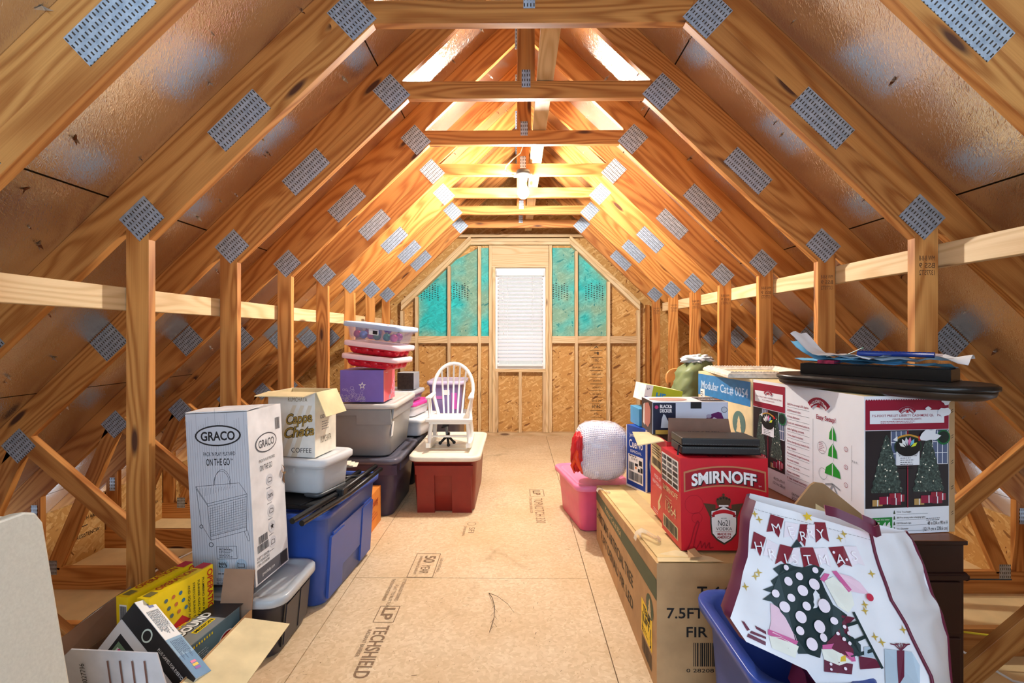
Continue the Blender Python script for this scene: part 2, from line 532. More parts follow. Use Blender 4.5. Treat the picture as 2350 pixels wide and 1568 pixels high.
b.line(ff, [(-2.86, -.575), (-2.58, -.575), (-2.58, -.44), (-2.86, -.44)], 0.004, inkf, 0.0008, True)
stamp('TRANSFERABLE LIMITED WARRANTY', -0.55, 2.83, 0.016, 0.22)
stamp('SEE LP DETAILS', -0.43, 2.80, 0.016, 0.16)
stamp('SFI', -0.31, 3.25, 0.04, 0.09)
stamp('CERTIFIED SOURCING', -0.345, 3.27, 0.016, 0.16)
b.ring(ff, -3.31, -.30, 0.03, 0.004, inkf, 0.0008)
stamp('LP', 0.135, 4.02, 0.06, 0.11, bold=0.03)
b.line(ff, [(-4.05, .11), (-3.88, .11), (-3.88, .22), (-4.05, .22)], 0.005, inkf, 0.0008, True)
stamp('TOPNOTCH 350', 0.135, 3.83, 0.07, 0.50)
stamp('STRUCTURAL SUBFLOOR', 0.10, 3.85, 0.02, 0.34)
r_ = random.Random(5)
twig = M(84, 60, 40, 0.8, var=0)
for i in range(120):                              # scattered chips pressed in the floor
    x, y, a, l = r_.uniform(-.8, .5), r_.uniform(1.55, 4.2), r_.uniform(0, 3.1), r_.uniform(.004, .022)
    b.line(ff, [(-y, x), (-y + l * math.cos(a), x + l * math.sin(a))], r_.uniform(.001, .0022), twig, 0.0006)
struct(b.obj('floor'))
tb = B()
tb.tube([(-.135, 2.42, .004), (-.115, 2.36, .012), (-.10, 2.28, .012), (-.10, 2.2, .01), (-.115, 2.10, .004)], [.0013, .0016, .0014, .0012, .0008], twig, 6)
tb.tube([(-.135, 2.42, .004), (-.09, 2.37, .014), (-.04, 2.31, .010), (-.01, 2.25, .004)], [.0011, .001, .0009, .0006], twig, 6)
for i in range(7): tb.tube([(-.10, 2.30 - i * .028, .01), (-.115 + .03 * (i % 2), 2.28 - i * .028, .004)], .0007, twig, 4)
tag(tb.obj('fallen_twig'), 'forked dry brown twig lying on the bare tan floor', 'twig')

# roof deck, low ceiling boards beside the floor, side walls
for sgn, nm in ((-1, 'ceiling_left'), (1, 'ceiling_right')):
    b = B()
    X = lambda q: XC + sgn * q
    L = 3.95 * math.sqrt(1 + SL * SL)
    q = [(X(0), -1.75, zo(0)), (X(0), 6.30, zo(0)), (X(3.95), 6.30, zo(3.95)), (X(3.95), -1.75, zo(3.95))]
    g = [(-1.75, 0, sgn), (6.30, 0, sgn), (6.30, L, sgn), (-1.75, L, sgn)]
    up = [(p[0], p[1], p[2] + 0.02) for p in q]
    b.hexa([V(p) for p in q + up], FOIL, g=[V(p) for p in g + g])
    struct(b.obj(nm, fixn=True))
    b = B()
    b.box(min(X(1.40), X(3.3)), max(X(1.40), X(3.3)), -1.75, 6.3, -0.385, -0.36, BOARD)
    struct(b.obj('floor_%s_bay' % nm[8:]))
    b = B()
    b.box(min(X(3.20), X(3.22)), max(X(3.20), X(3.22)), -1.75, 6.3, -0.36, 0.07, OSBY)
    fw = F((X(3.20), 0, 0), (0, -sgn, 0), (0, 0, 1))
    if sgn < 0:
        for y in (3.45, 4.06):
            b.text(fw, 'STRENGTH AXIS', y, -.08, .028, INK(), w=.22, al='l')
            b.text(fw, 'EJE RESISTENCIA', y, -.2, .028, INK(), w=.24, al='l')
            b.line(fw, [(y, -.12), (y + .14, -.12)], .006, INK())
    struct(b.obj('wall_' + nm[8:]))
    b = B()                                       # rim of the raised floor
    b.box(min(X(1.40), X(1.44)), max(X(1.40), X(1.44)), -1.7, 6.2, -0.34, -0.03, PINE, axis=1)
    struct(b.obj('trim_floor_' + nm[8:]))
b = B()                                           # wall behind the camera, with its big window opening
for x0, x1, z0, z1 in ((-3.2, -1.1, -.36, 2.3), (1.2, 3.3, -.36, 2.3), (-1.1, 1.2, -.36, .55)):
    b.box(x0, x1, -1.80, -1.76, z0, z1, OSBY)
b.box(-1.1, 1.2, -1.80, -1.76, 2.5, 3.3, OSBY)
struct(b.obj('wall_back'))
b = B()
for x0, x1, z0, z1 in ((-1.16, -1.1, .5, 2.56), (1.2, 1.26, .5, 2.56), (-1.1, 1.2, .5, .55), (-1.1, 1.2, 2.5, 2.56), (.03, .07, .55, 2.5)):
    b.box(x0, x1, -1.78, -1.73, z0, z1, M(236, 236, 232, 0.4))
struct(b.obj('window_2'))

# ---------------------------------------------------------------- roof trusses
def lum(name, poly, axis, root, y0=0.0, y1=0.038, m=None):
    b = B(); b.lumber(poly, axis, y0, y1, m or PINE)
    return b.obj(name, root, bevel=0.0016, seg=1, fixn=True)
def nplate(root, x, z, w, h, ang, y=-0.0016):
    b = B(); a = math.radians(ang)
    u, v = V((math.cos(a), 0, math.sin(a))), V((-math.sin(a), 0, math.cos(a)))
    c = V((x, 0, z)); k = [(-w / 2, -h / 2), (w / 2, -h / 2), (w / 2, h / 2), (-w / 2, h / 2)]
    q = [c + u * p[0] + v * p[1] for p in k]
    r = V((round(rnd.random() * 3) * .0125, 0, 0))
    g = [V((p[0] + 1, p[1] + 1, 0)) + r for p in k]
    b.hexa([p + V((0, y, 0)) for p in q] + [p + V((0, 0.0002, 0)) for p in q], PLATE, g=g + g)
    return b.obj('nail_plate', root, fixn=True)
def seg2(p, q, w, cut=0.0):
    p, q = V(p), V(q); d = (q - p).normalized(); n = V((-d.y, d.x)) * w / 2
    return [tuple(p - n), tuple(q - n), tuple(q + n), tuple(p + n)]
def make_truss(label):
    t = thing('roof_truss', label, 'roof truss', group='timber roof trusses')
    for s in (-1, 1):
        f = lambda P: [(s * x, z) for x, z in P]
        ax = (s * 1, -SL)
        lum('rafter', f([(0.0, zs(0)), (3.6, zs(3.6)), (3.75, zo(3.75)), (0.0, zo(0))]), ax, t)
        lum('inner_rafter', f([(0.605, 2.485), (1.486, zi(1.486)), (1.486, zs(1.486)), (0.641, zs(0.641))]), ax, t)
        po = f([(1.486, -.22), (1.575, -.22), (1.575, zs(1.575)), (1.486, zs(1.486))])
        o = lum('knee_post', po, (0, 1), t)
        if s > 0:
            bb = B(); fr = F((1.486, -0.0004, 0), (1, 0, 0), (0, 0, 1))
            st = M(96, 66, 40, 0.7, var=0)
            for i, tx in enumerate(('MW 8-8-8', 'BSS 9', '1377ST2')):
                bb.text(fr, tx, .045, 1.56 - i * .028, .02, st, w=-.06, z=.0004)
            bb.obj('mill_stamp', o)
        lum('web', f(seg2((2.59, .715), (1.52, -.20), .089)), (s * -1, -.85), t)
        lum('web', f(seg2((2.64, .66), (3.02, -.22), .089)), (s * .4, -1), t)
        lum('heel_post', f([(3.1, -.22), (3.19, -.22), (3.19, zs(3.19)), (3.1, zs(3.1))]), (0, 1), t)
        lum('bottom_chord', f([(1.45, -.36), (3.72, -.36), (3.6, -.22), (1.45, -.22)]), (1, 0), t)
        A = -s * 43.62
        nplate(t, s * 1.512, 1.728, .135, .118, A)
        nplate(t, s * 1.13, 2.11, .245, .105, A)
        nplate(t, s * 0.69, 2.515, .125, .150, A)
        nplate(t, s * 2.15, 1.235, .15, .13, A)
        nplate(t, s * 2.62, .70, .13, .125, A)
        nplate(t, s * 3.14, .13, .04, .10, 0)
        nplate(t, s * 3.03, -.22, .07, .09, 0)
        nplate(t, s * .045, 3.17, .028, .16, 0)
    lum('collar_tie', [(-.605, 2.485), (.605, 2.485), (.641, 2.574), (-.641, 2.574)], (1, 0), t)
    lum('king_post', [(-.045, 2.574), (.045, 2.574), (.045, zs(.045)), (0, zs(0)), (-.045, zs(.045))], (0, 1), t)
    nplate(t, -.0, 2.585, .045, .09, 0)
    b = B(); b.box(-1.40, 1.40, 0, .038, -.36, -.028, PINE, axis=0); b.obj('floor_joist', t)
    return t
ORD = ['roof truss nearest the camera, only its rafters in the top corners', 'first whole roof truss, tallest of the nested frames, its posts widest apart',
       'second whole roof truss, just behind the tallest frame', 'third whole roof truss, one bay before the frame with the bulb',
       'fourth whole roof truss, the one carrying the bare bulb', 'fifth whole roof truss, the first one behind the bare bulb',
       'sixth whole roof truss, second from the windowed end wall', 'last roof truss, closest to the windowed end wall']
T0 = make_truss(ORD[0])
T0.location = (XC, 1.30, 0)
for k in range(1, 8): dup(T0, (XC, 1.30 + .61 * k, 0), ORD[k])

# loose boards that run along the attic
b = B(); b.box(.105, .19, 1.36, 6.2, 2.576, 2.614, PALE, axis=1)
tag(b.obj('runner_board', bevel=.002, seg=1), 'long flat board laid on top of the collar ties beside the king posts', 'board')
b = B(); b.box(-1.564, -1.527, -.4, 6.1, 1.37, 1.459, PALE, axis=1)
tag(b.obj('brace_board', bevel=.002, seg=1), 'pale brace board nailed along the outside of the left posts', 'board', 'pale brace boards along the posts')
b = B(); b.box(1.627, 1.664, -.4, 5.5, 1.535, 1.624, PALE, axis=1)
tag(b.obj('brace_board', bevel=.002, seg=1), 'pale brace board nailed along the outside of the right posts', 'board', 'pale brace boards along the posts')

# torn foil bits and nail points pushed through the roof deck
b = B(); r_ = random.Random(11)
fm = [M(214, 210, 204, 0.4, 0.6, var=0), M(110, 62, 30, 0.8, var=0), M(176, 164, 150, 0.4, 0.7, var=0)]
for i in range(520):
    s = r_.choice((-1, 1)); q = r_.uniform(.1, 3.1); y = r_.uniform(1.05, 5.6)
    ph = (y - 1.30) % .61
    if ph < .05: y += .09
    c = V((XC + s * q, y, zo(q) - .003)); d = V((-s * .69, 0, -.724)); a = r_.uniform(0, 6.28); k = r_.uniform(.007, .022)
    e = V((math.cos(a) * .72, math.sin(a), -s * SL * math.cos(a) * .72)); g = e.cross(d)
    b.face([c - e * k, c + g * k * .35, c + e * k * .8 + d * k * .8, c - g * k * .3], r_.choice(fm))
    b.face([c - g * k * .4, c + d * k * 1.3, c + g * k * .4 + e * k * .2], r_.choice(fm))
tag(b.obj('foil_scraps'), 'torn foil flecks and nail points sticking out of the shiny roof deck', 'foil scraps', kind='stuff')
# lettering on the deck
b = B()
fd = F((XC + 1.62, 2.02, zo(1.62) - .002), (0, 1, 0), (-.724, 0, .69))
b.text(fd, 'SOLARBORD', 0.12, -.02, .035, INK(), w=-.3)
b.text(fd, 'LP Weyerhaeuser', 0.16, .03, .012, INK(), w=-.12)
fd = F((XC + 2.1, 1.48, zo(2.1) - .002), (0, 1, 0), (-.724, 0, .69))
b.text(fd, 'TOUGH CONDITIONS', 0.12, -.02, .028, INK(), w=-.3)
b.rect(fd, .05, .05, .12, .05, M(225, 220, 210, 0.5, var=0)); b.barcode(fd, .06, .075, .1, .018, INK(), z=.0012); b.lines(fd, .06, .062, .09, 1, .01, INK(), z=.0012)
struct(b.obj('trim_1'))

# ---------------------------------------------------------------- end wall with the window
w = B(); YW = 6.20; YB = 6.292
def panel(pts, m=OSBY, y=YB):
    w.lumber(pts, (0, 1), y, y + .012, m)
zr = lambda x: zo(x - XC) + .008
panel([(-3.2, -.36), (-.27, -.36), (-.27, zr(-.27)), (-3.2, zr(-3.2))])
panel([(.37, -.36), (3.3, -.36), (3.3, zr(3.3)), (.37, zr(.37))])
panel([(-.27, -.36), (.37, -.36), (.37, .84), (-.27, .84)])
panel([(-.27, 2.12), (.37, 2.12), (.37, zr(.37)), (XC, zr(XC)), (-.27, zr(-.27))])
fw = F((0, YB - .001, 0), (1, 0, 0), (0, 0, 1))
for i, (t, h) in enumerate((('A', .03), ('F', .04), ('501', .04), ('APA RATED', .02), ('SHEATHING', .02), ('EXPOSURE 1', .02), ('STUD SPACING', .02), ('MILL 491', .02), ('PS 2-10', .02), ('24/16', .05), ('APA', .03))):
    w.text(fw, t, 1.02, 1.10 - i * .085, h, INK(), w=-.11 if len(t) > 3 else -.06, z=.0015)
    w.line(fw, [(.94, 1.07 - i * .085), (1.10, 1.07 - i * .085)], .004, INK())
for x in (-1.10, -.72, .55, 1.0):
    for j in range(7): w.lines(fw, x - .12 + j * .035, 1.88 + .02 * (j % 3), .02, 7, .028, INK(), h=.011, seed=j + int(x * 9), z=.008)
    w.text(fw, '24/16', x + .05, 1.87, .03, INK(), w=.05, z=.008, rot=1.57)
WALL = struct(w.obj('wall_far', fixn=True))
w = B()
for x0, x1, zt in ((-1.26, -.86, 1), (-.84, -.48, 1), (-.46, -.35, 1), (.45, .745, 1), (.77, 1.15, 1)):
    top = min(2.38, zi(max(abs(x0 - XC), abs(x1 - XC))) - .03)
    P_ = [(x0, 1.25), (x1, 1.25), (x1, min(2.38, zi(x1 - XC) - .02)), (x0, min(2.38, zi(x0 - XC) - .02))]
    w.lumber(P_, (0, 1), YB - .007, YB - .001, OSBT)
w.obj('primed_panel', WALL, fixn=True)
def stud(x0, x1, z0, z1, name='stud', y0=YW, y1=YW + .089, ax=2, m=PALE):
    q = B(); q.box(x0, x1, y0, y1, z0, z1, m, axis=ax); return q.obj(name, WALL, bevel=.002, seg=1)
ztp = 2.44
for c in (-1.447, -1.26, -.85, -.465, .757, 1.163, 1.54):
    stud(c - .019, c + .019, .04, min(ztp - .05, zi(c - XC) - .06))
for c in (-1.62, 1.66): stud(c - .019, c + .019, -.2, zs(c - XC), m=PINE)
for a in (-.345, -.303, .37, .412): stud(a, a + .038, .04, 2.40 if a in (-.345, .412) else 2.12)
stud(-.307, .408, 2.12, 2.15, 'header_trim', ax=0); stud(-.307, .408, 2.15, 2.40, 'header', ax=0, y0=YW + .006)
stud(-1.45, 1.55, 0.0, .038, 'bottom_plate', ax=0)
stud(-.265, .37, .80, .838, 'sill_plate', ax=0)
for c in (-.246, .05, .351): stud(c - .019, c + .019, .04, .80, 'cripple_stud')
for a, c in ((-1.241, -.869), (-.831, -.484), (-.446, -.345), (.45, .738), (.776, 1.144), (1.182, 1.521), (-1.428, -1.279)):
    stud(a, c, 1.165, 1.254, 'blocking', ax=0, y0=YW + .004)
for z0, z1 in ((2.405, 2.443), (2.445, 2.483), (2.50, 2.538)): stud(-.62 if z0 < 2.49 else -.78, .72 if z0 < 2.49 else .88, z0, z1, 'top_plate', ax=0, y0=YW - .02)
for s in (-1, 1):
    for dz in (0.0, .057):
        P_ = [(XC + s * .62, 2.415 + dz), (XC + s * 1.50, 2.415 + dz - SL * .88), (XC + s * 1.50, 2.415 + dz - SL * .88 + .055), (XC + s * .62, 2.47 + dz)]
        q = B(); q.lumber(P_, (s, -SL), YW - .03, YW + .089, PALE); q.obj('rake_plate', WALL, bevel=.002, seg=1, fixn=True)

# window 1: vinyl frame, sashes, glass
VIN = M(240, 241, 240, 0.35, var=0)
GL, q_ = newmat('window_glass')
q_.b.inputs['Transmission Weight'].default_value = 1.0; q_.b.inputs['Roughness'].default_value = 0.0; q_.b.inputs['IOR'].default_value = 1.02
q = B()
for x0, x1, z0, z1 in ((-.265, -.22, .838, 2.12), (.325, .37, .838, 2.12), (-.22, .325, .838, .875), (-.22, .325, 2.08, 2.12), (-.22, .325, 1.46, 1.50)):
    q.box(x0, x1, YW + .06, YW + .12, z0, z1, VIN)
WIN = struct(q.obj('window_1', bevel=.003))
q = B(); q.box(-.22, .325, YW + .088, YW + .091, .875, 2.08, GL); q.obj('glass_pane', WIN)
b = B(); b.box(-6, 6, 10, 10.1, -4, 4.5, M(206, 184, 162, .8, var=.02))
struct(b.obj('wall_outside'))
# blind
BL = M(246, 246, 247, 0.5, var=0, trans=0.0)
tbl = thing('window_blind', 'white horizontal slat blind lowered over the end wall window', 'blind', (0.05, YW + .03, 2.09))
q = B(); q.box(-.30, .30, -.04, .03, -.075, 0, VIN); q.obj('valance', tbl, bevel=.006)
SLT, qq = newmat('blind_slat')
qq.b.inputs['Base Color'].default_value = (0.93, 0.93, 0.95, 1); qq.b.inputs['Roughness'].default_value = .5
tr = qq.n('ShaderNodeBsdfTranslucent'); tr.inputs[0].default_value = (0.95, 0.95, 0.98, 1)
mx = qq.n('ShaderNodeMixShader', i_0=0.45)
qq.l(qq.b.outputs[0], mx.inputs[1]); qq.l(tr.outputs[0], mx.inputs[2]); qq.l(mx.outputs[0], qq.t.nodes['Material Output'].inputs[0])
for i in range(23):
    z = -.105 - i * .0465
    q = B(); a = math.radians(28 if i < 16 else 48)
    dy, dz = .0245 * math.cos(a), .0245 * math.sin(a)
    q.hexa([V(p) for p in ((-.285, -dy, z - dz), (.285, -dy, z - dz), (.285, dy, z + dz), (-.285, dy, z + dz), (-.285, -dy, z - dz + .0028), (.285, -dy, z - dz + .0028), (.285, dy, z + dz + .0028), (-.285, dy, z + dz + .0028))], SLT)
    q.obj('slat', tbl)
q = B(); q.box(-.287, .287, -.028, .024, -1.215, -1.19, VIN); q.obj('bottom_rail', tbl, bevel=.004)
q = B()
for x in (-.16, .15):
    for y in (-.027, .027): q.tube([(x, y, -.07), (x, y, -1.19)], .0013, VIN, 6)
q.obj('ladder_cord', tbl)
for x, z1 in ((-.225, -.35), (.17, -.18), (.17, -.33), (-.21, -.78)):
    q = B(); q.tube([(x, -.034, -.07), (x, -.034, z1)], .0011, VIN, 6); q.lathe([(.002, 0), (.006, -.006), (.007, -.028), (.002, -.032)], VIN, (x, -.034, z1), 10); q.obj('pull_cord', tbl)

# ---------------------------------------------------------------- bare bulb
t = thing('bulb_holder', 'bare glowing bulb in a black holder screwed to a collar tie', 'light', (BULB[0], 3.738, 2.47))
q = B(); q.lathe([(.0, .035), (.05, .035), (.055, .02), (.055, .0), (.035, -.012), (.028, -.045), (.0, -.045)], M(52, 50, 48, 0.5, var=0), (0, -.043, .0), 24)
q.box(-.07, .07, -.02, -.002, -.005, .02, M(58, 56, 54, 0.5, var=0)); q.obj('holder', t)
q = B(); q.lathe([(.013, -.04), (.015, -.062), (.03, -.09), (.041, -.12), (.039, -.148), (.022, -.172), (.001, -.178)], emit('bulb_glow', (1.0, 0.94, 0.86, 1), 2000), (0, -.043, 0), 20); q.obj('bulb', t)
q = B(); cabw = M(232, 230, 224, 0.5, var=0)
q.tube([(-.03, -.05, .02), (-.06, -.05, .015), (-.11, -.05, .02), (-.14, -.03, .04), (-.13, -.01, .08), (-.08, -.01, .13), (-.02, -.005, .18), (.0, .0, .24)], .0045, cabw, 8); q.obj('power_cord', t)
q = B(); q.tube([(.17, 1.97, 2.66), (.18, 1.93, 2.75), (.19, 1.97, 3.0), (.19, 2.1, 3.12)], .004, cabw, 6)
tag(q.obj('white_cable'), 'white cable dropping from the ridge past the runner board, nearest the camera', 'cable')
# cables in the low side bays
def cable(pts, r, m, label, n=8):
    q = B(); q.tube(pts, r, m, n); tag(q.obj('electric_cable'), label, 'cable')
cable([(-2.35, 2.2, -.33), (-2.2, 2.57, -.18), (-2.25, 3.1, -.20), (-2.1, 3.75, -.2), (-1.9, 4.35, -.2), (-1.9, 5.6, -.2)], .006, cabw, 'white cable running over the low chords left of the floor')
cable([(-2.32, 2.3, -.3), (-2.24, 2.59, -.20), (-2.28, 3.16, -.205), (-2.0, 3.76, -.2), (-1.8, 4.4, -.2)], .004, M(60, 52, 44, 0.6), 'thin dark cable beside the white one left of the floor')
cable([(1.7, 3.15, -.19), (2.0, 2.62, -.19), (2.3, 2.3, -.33), (2.5, 1.95, -.2)], .006, cabw, 'white cable running over the low chords right of the floor')
cable([(1.6, 2.52, -.205), (2.1, 2.50, -.205), (2.7, 2.42, -.24)], .005, M(214, 190, 40, 0.5), 'yellow cable crossing the low bay right of the floor')
cable([(1.6, 3.12, -.26), (3.1, 3.11, -.26)], .004, M(35, 33, 33, 0.5), 'thin black cable along a low chord right of the floor')
t = thing('cable_bundle', 'bundle of dark grey cables tied together left of the floor', 'cables', (-1.9, 2.6, -.2))
for i in range(7):
    q = B(); a = i * .9; ox, oz = .012 * math.cos(a), .012 * math.sin(a)
    q.tube([(-.45, -.3 + oz * 2, -.14 + oz), (-.3, -.12 + ox, -.06 + oz * 2), (-.14, -.055 + ox, .01 + oz), (0, -.045 + ox, .02 + oz), (.2, -.04 + ox, .005 + oz * 2), (.36, -.03, -.02 + oz)], .0055, M(70 + 8 * (i % 3), 74 + 8 * (i % 3), 84 + 8 * (i % 3), 0.4, var=0), 8)
    q.obj('cable', t)
q = B(); q.tube([(-.14 + .0, -.055 + .022 * math.cos(k), .01 + .022 * math.sin(k)) for k in [i * .5236 for i in range(12)]], .003, INK(), 6, closed=True); q.obj('cable_tie', t)
# ---------------------------------------------------------------- builders for cartons and bins
def rr(hx, hy, r, z, n=5):
    r = min(r, hx * .95, hy * .95); P_ = []
    for cx, cy, a0 in ((hx - r, hy - r, 0), (-hx + r, hy - r, 90), (-hx + r, -hy + r, 180), (hx - r, -hy + r, 270)):
        for i in range(n + 1):
            a = math.radians(a0 + 90 * i / n)
            P_.append(V((cx + r * math.cos(a), cy + r * math.sin(a), z)))
    return P_
def shell(b, secs, m, bot=True, top=False):
    vs = b.grid([rr(*s) for s in secs], m, cv=True)
    if bot: b.cap(vs[0][::-1], m)
    if top: b.cap(vs[-1], m)
class Tote:
    """tapered storage tub; side plates follow the taper"""
    def __init__(s, name, label, hx, hy, h, loc, rotz, m, taper=.88, r=.06, wall=.006, lip=.018, lid=None, rot=None, cat='storage bin', group=None, floor_z=None):
        s.hx, s.hy, s.h, s.tp, s.m = hx, hy, h, taper, m
        s.t = thing(name, label, cat, loc, rot or (0, 0, rotz), group)
        b = B(); zt = h - (.012 if lid else 0)
        k = lambda z: taper + (1 - taper) * z / h
        q = lambda z, o=0: (hx * k(z) + o, hy * k(z) + o, r, z)
        secs = [(hx * taper * .96, hy * taper * .96, r, 0), q(.012), q(h * .5), q(zt - .04), q(zt - .034, lip * .5), q(zt - .026, lip), q(zt, lip), q(zt + .002, lip - .004), q(zt - .001, -wall), q(h * .5, -wall), q(.02, -wall)]
        shell(b, secs, m)
        vs = b.grid([rr(*q(.02, -wall))], m, cv=True)
        b.cap(vs[0], m)
        s.b = b
        s.lidm = lid
        s.lip = lip; s.r = r
    def k(s, z): return s.tp + (1 - s.tp) * z / s.h
    def plate(s, side, a0, a1, z0, z1, th, m=None, b=None, sh=0.0):
        b = b or s.b; m = m or s.m
        def pt(a, z, o):
            if side[1] == 'y':
                g = -1 if side[0] == '-' else 1
                return V((a, g * (s.hy * s.k(z) + o), z))
            g = -1 if side[0] == '-' else 1
            return V((g * (s.hx * s.k(z) + o), a, z))
        c = [pt(a0, z0, -.003), pt(a1, z0, -.003), pt(a1, z0, th), pt(a0, z0, th), pt(a0 - sh, z1, -.003), pt(a1 + sh, z1, -.003), pt(a1 + sh, z1, th), pt(a0 - sh, z1, th)]
        b.hexa(c, m)
    def done(s, raised=0.012, inset=.05, ribs=0):
        s.b.obj('tub', s.t, fixn=True)
        if s.lidm:
            b = B(); h, lip = s.h, s.lip; x, y, r = s.hx + lip, s.hy + lip, s.r + lip
            shell(b, [(x + .004, y + .004, r, h - .034), (x + .008, y + .008, r, h - .03), (x + .008, y + .008, r, h - .006), (x + .003, y + .003, r, h), (x - .02, y - .02, r, h + .001),
                      (x - .028, y - .028, r, h - .008), (x - inset, y - inset, r, h - .008), (x - inset - .01, y - inset - .01, r, h - .008 + raised)], s.lidm, bot=False, top=True)
            for i in range(ribs):
                u = -y + inset + .06 + (2 * y - 2 * inset - .12) * i / max(1, ribs - 1)
                b.box(-x + inset + .03, x - inset - .03, u - .006, u + .006, h - .01 + raised, h - .004 + raised, s.lidm)
            b.obj('lid', s.t)
        return s.t
def fronts(w, d, h):
    return dict(front=F((-w / 2, -d / 2, 0), (1, 0, 0), (0, 0, 1)), right=F((w / 2, -d / 2, 0), (0, 1, 0), (0, 0, 1)),
                left=F((-w / 2, d / 2, 0), (0, -1, 0), (0, 0, 1)), top=F((-w / 2, -d / 2, h), (1, 0, 0), (0, 1, 0)))
def flap(name, root, pts, m, th=.004, pr=None):
    b = B(); p = [V(q) for q in pts]; n = (p[1] - p[0]).cross(p[3] - p[0]).normalized() * th
    b.hexa(p + [q + n for q in p], m)
    bmesh.ops.recalc_face_normals(b.bm, faces=b.bm.faces)
    if pr: pr(b)
    return b.obj(name, root)
def openbox(b, w, d, h, m, mi=None, th=.005):
    mi = mi or m
    b.box(-w / 2, w / 2, -d / 2, d / 2, 0, th, m)
    b.box(-w / 2, w / 2, -d / 2, -d / 2 + th, th, h, m, {4: mi}); b.box(-w / 2, w / 2, d / 2 - th, d / 2, th, h, m, {2: mi})
    b.box(-w / 2, -w / 2 + th, -d / 2 + th, d / 2 - th, th, h, m, {3: mi}); b.box(w / 2 - th, w / 2, -d / 2 + th, d / 2 - th, th, h, m, {5: mi})

KRAFT = card(186, 148, 106); KRAFTD = card(154, 120, 96); CREAM = card(226, 206, 160); WBOX = card(228, 228, 230); BLACK = M(24, 24, 26, 0.45, var=0)
YEL = M(242, 208, 20, 0.4, var=0.03); REDP = M(196, 24, 34, 0.4, var=0.03)

# folded table leaning in the lower left corner
t = thing('folding_table', 'pale grey folded table leaning on its edge in the lower left corner', 'table', (-1.012, .73, .0), (0, -9.5, 0))
GP = M(196, 196, 186, 0.5, bump=.05, scale=160, var=.03)
for x in (-.045, -.105):
    b = B()
    P_ = [V((0, p.x, p.y)) for p in (V((-.46, .0)), V((.46, .0)), V((.46, .83)), V((.445, .86)), V((.42, .87)), V((-.46, .87)))]
    lo = [b.bm.verts.new(p + V((x, 0, 0))) for p in P_]; hi = [b.bm.verts.new(p + V((x + .042, 0, 0))) for p in P_]
    b.cap(lo[::-1], GP); b.cap(hi, GP)
    for i in range(len(lo)): b.cap([lo[i], lo[(i + 1) % 6], hi[(i + 1) % 6], hi[i]], GP)
    b.obj('table_leaf', t, bevel=.006, fixn=True)

# open carton of board games
t = thing('games_carton', 'open brown carton full of board games, nearest the camera on the left', 'cardboard box', (-1.21, 1.635, 0))
b = B(); openbox(b, .42, .44, .235, KRAFT, KRAFTD)
fr = F((.21, -.22, 0), (0, 1, 0), (0, 0, 1))
b.rect(fr, .02, .1, .1, .09, WHITE()); b.text(fr, 'BCVAL', .07, .155, .022, INK(), w=.08, rot=3.14); b.text(fr, '1181', .07, .12, .022, INK(), w=.07, rot=3.14)
b.obj('body', t, fixn=True)
flap('flap', t, [(.21, -.19, .232), (.21, .17, .232), (.36, .205, .19), (.365, -.13, .18)], CREAM)
flap('flap', t, [(.09, .217, .235), (.212, .217, .235), (.205, .25, .37), (.09, .25, .375)], KRAFTD)
def p_flap(b):
    fr = F((-.05, -.2275, .235), (1, 0, 0), (0, -.2, .98))
    b.text(fr, '3027796', .035, .075, .015, INK(), rot=1.57, w=.07, z=.002)
    for i in range(4): b.line(fr, [(.10 + i * .035, .035), (.104 + i * .035, .12)], .005, M(120, 84, 74, .8, var=0), z=.002)
flap('flap', t, [(-.21, -.222, .235), (.21, -.222, .235), (.195, -.25, .375), (-.05, -.25, .385)], card(206, 204, 208), pr=p_flap)
flap('flap', t, [(-.21, -.2, .235), (-.21, .2, .235), (-.24, .2, .33), (-.24, -.2, .30)], KRAFTD)
def slab(name, label, O, u, v, n, w, h, d, m, cat='board game', fm=None, prints=None):
    """flat game box: front face origin O, width along u, height along v, thickness along n (away from the viewer)"""
    u = V(u).normalized(); v = V(v); v = (v - u * v.dot(u)).normalized(); nn = u.cross(v) * -1
    if nn.dot(V(n)) < 0: nn = -nn
    O = V(O); b = B()
    c = [O, O + u * w, O + u * w + nn * d, O + nn * d]
    b.hexa(c + [p + v * h for p in c], m, fm)
    if prints: prints(b, F(O, u, v), F(O + v * h, u, nn) if u.cross(nn).dot(v) > 0 else F(O + v * h + nn * d, u, -nn), F(O + u * w, nn, v), F(O + nn * d, -nn, v))
    o = b.obj(name, bevel=.0015, seg=1)
    return tag(o, label, cat)
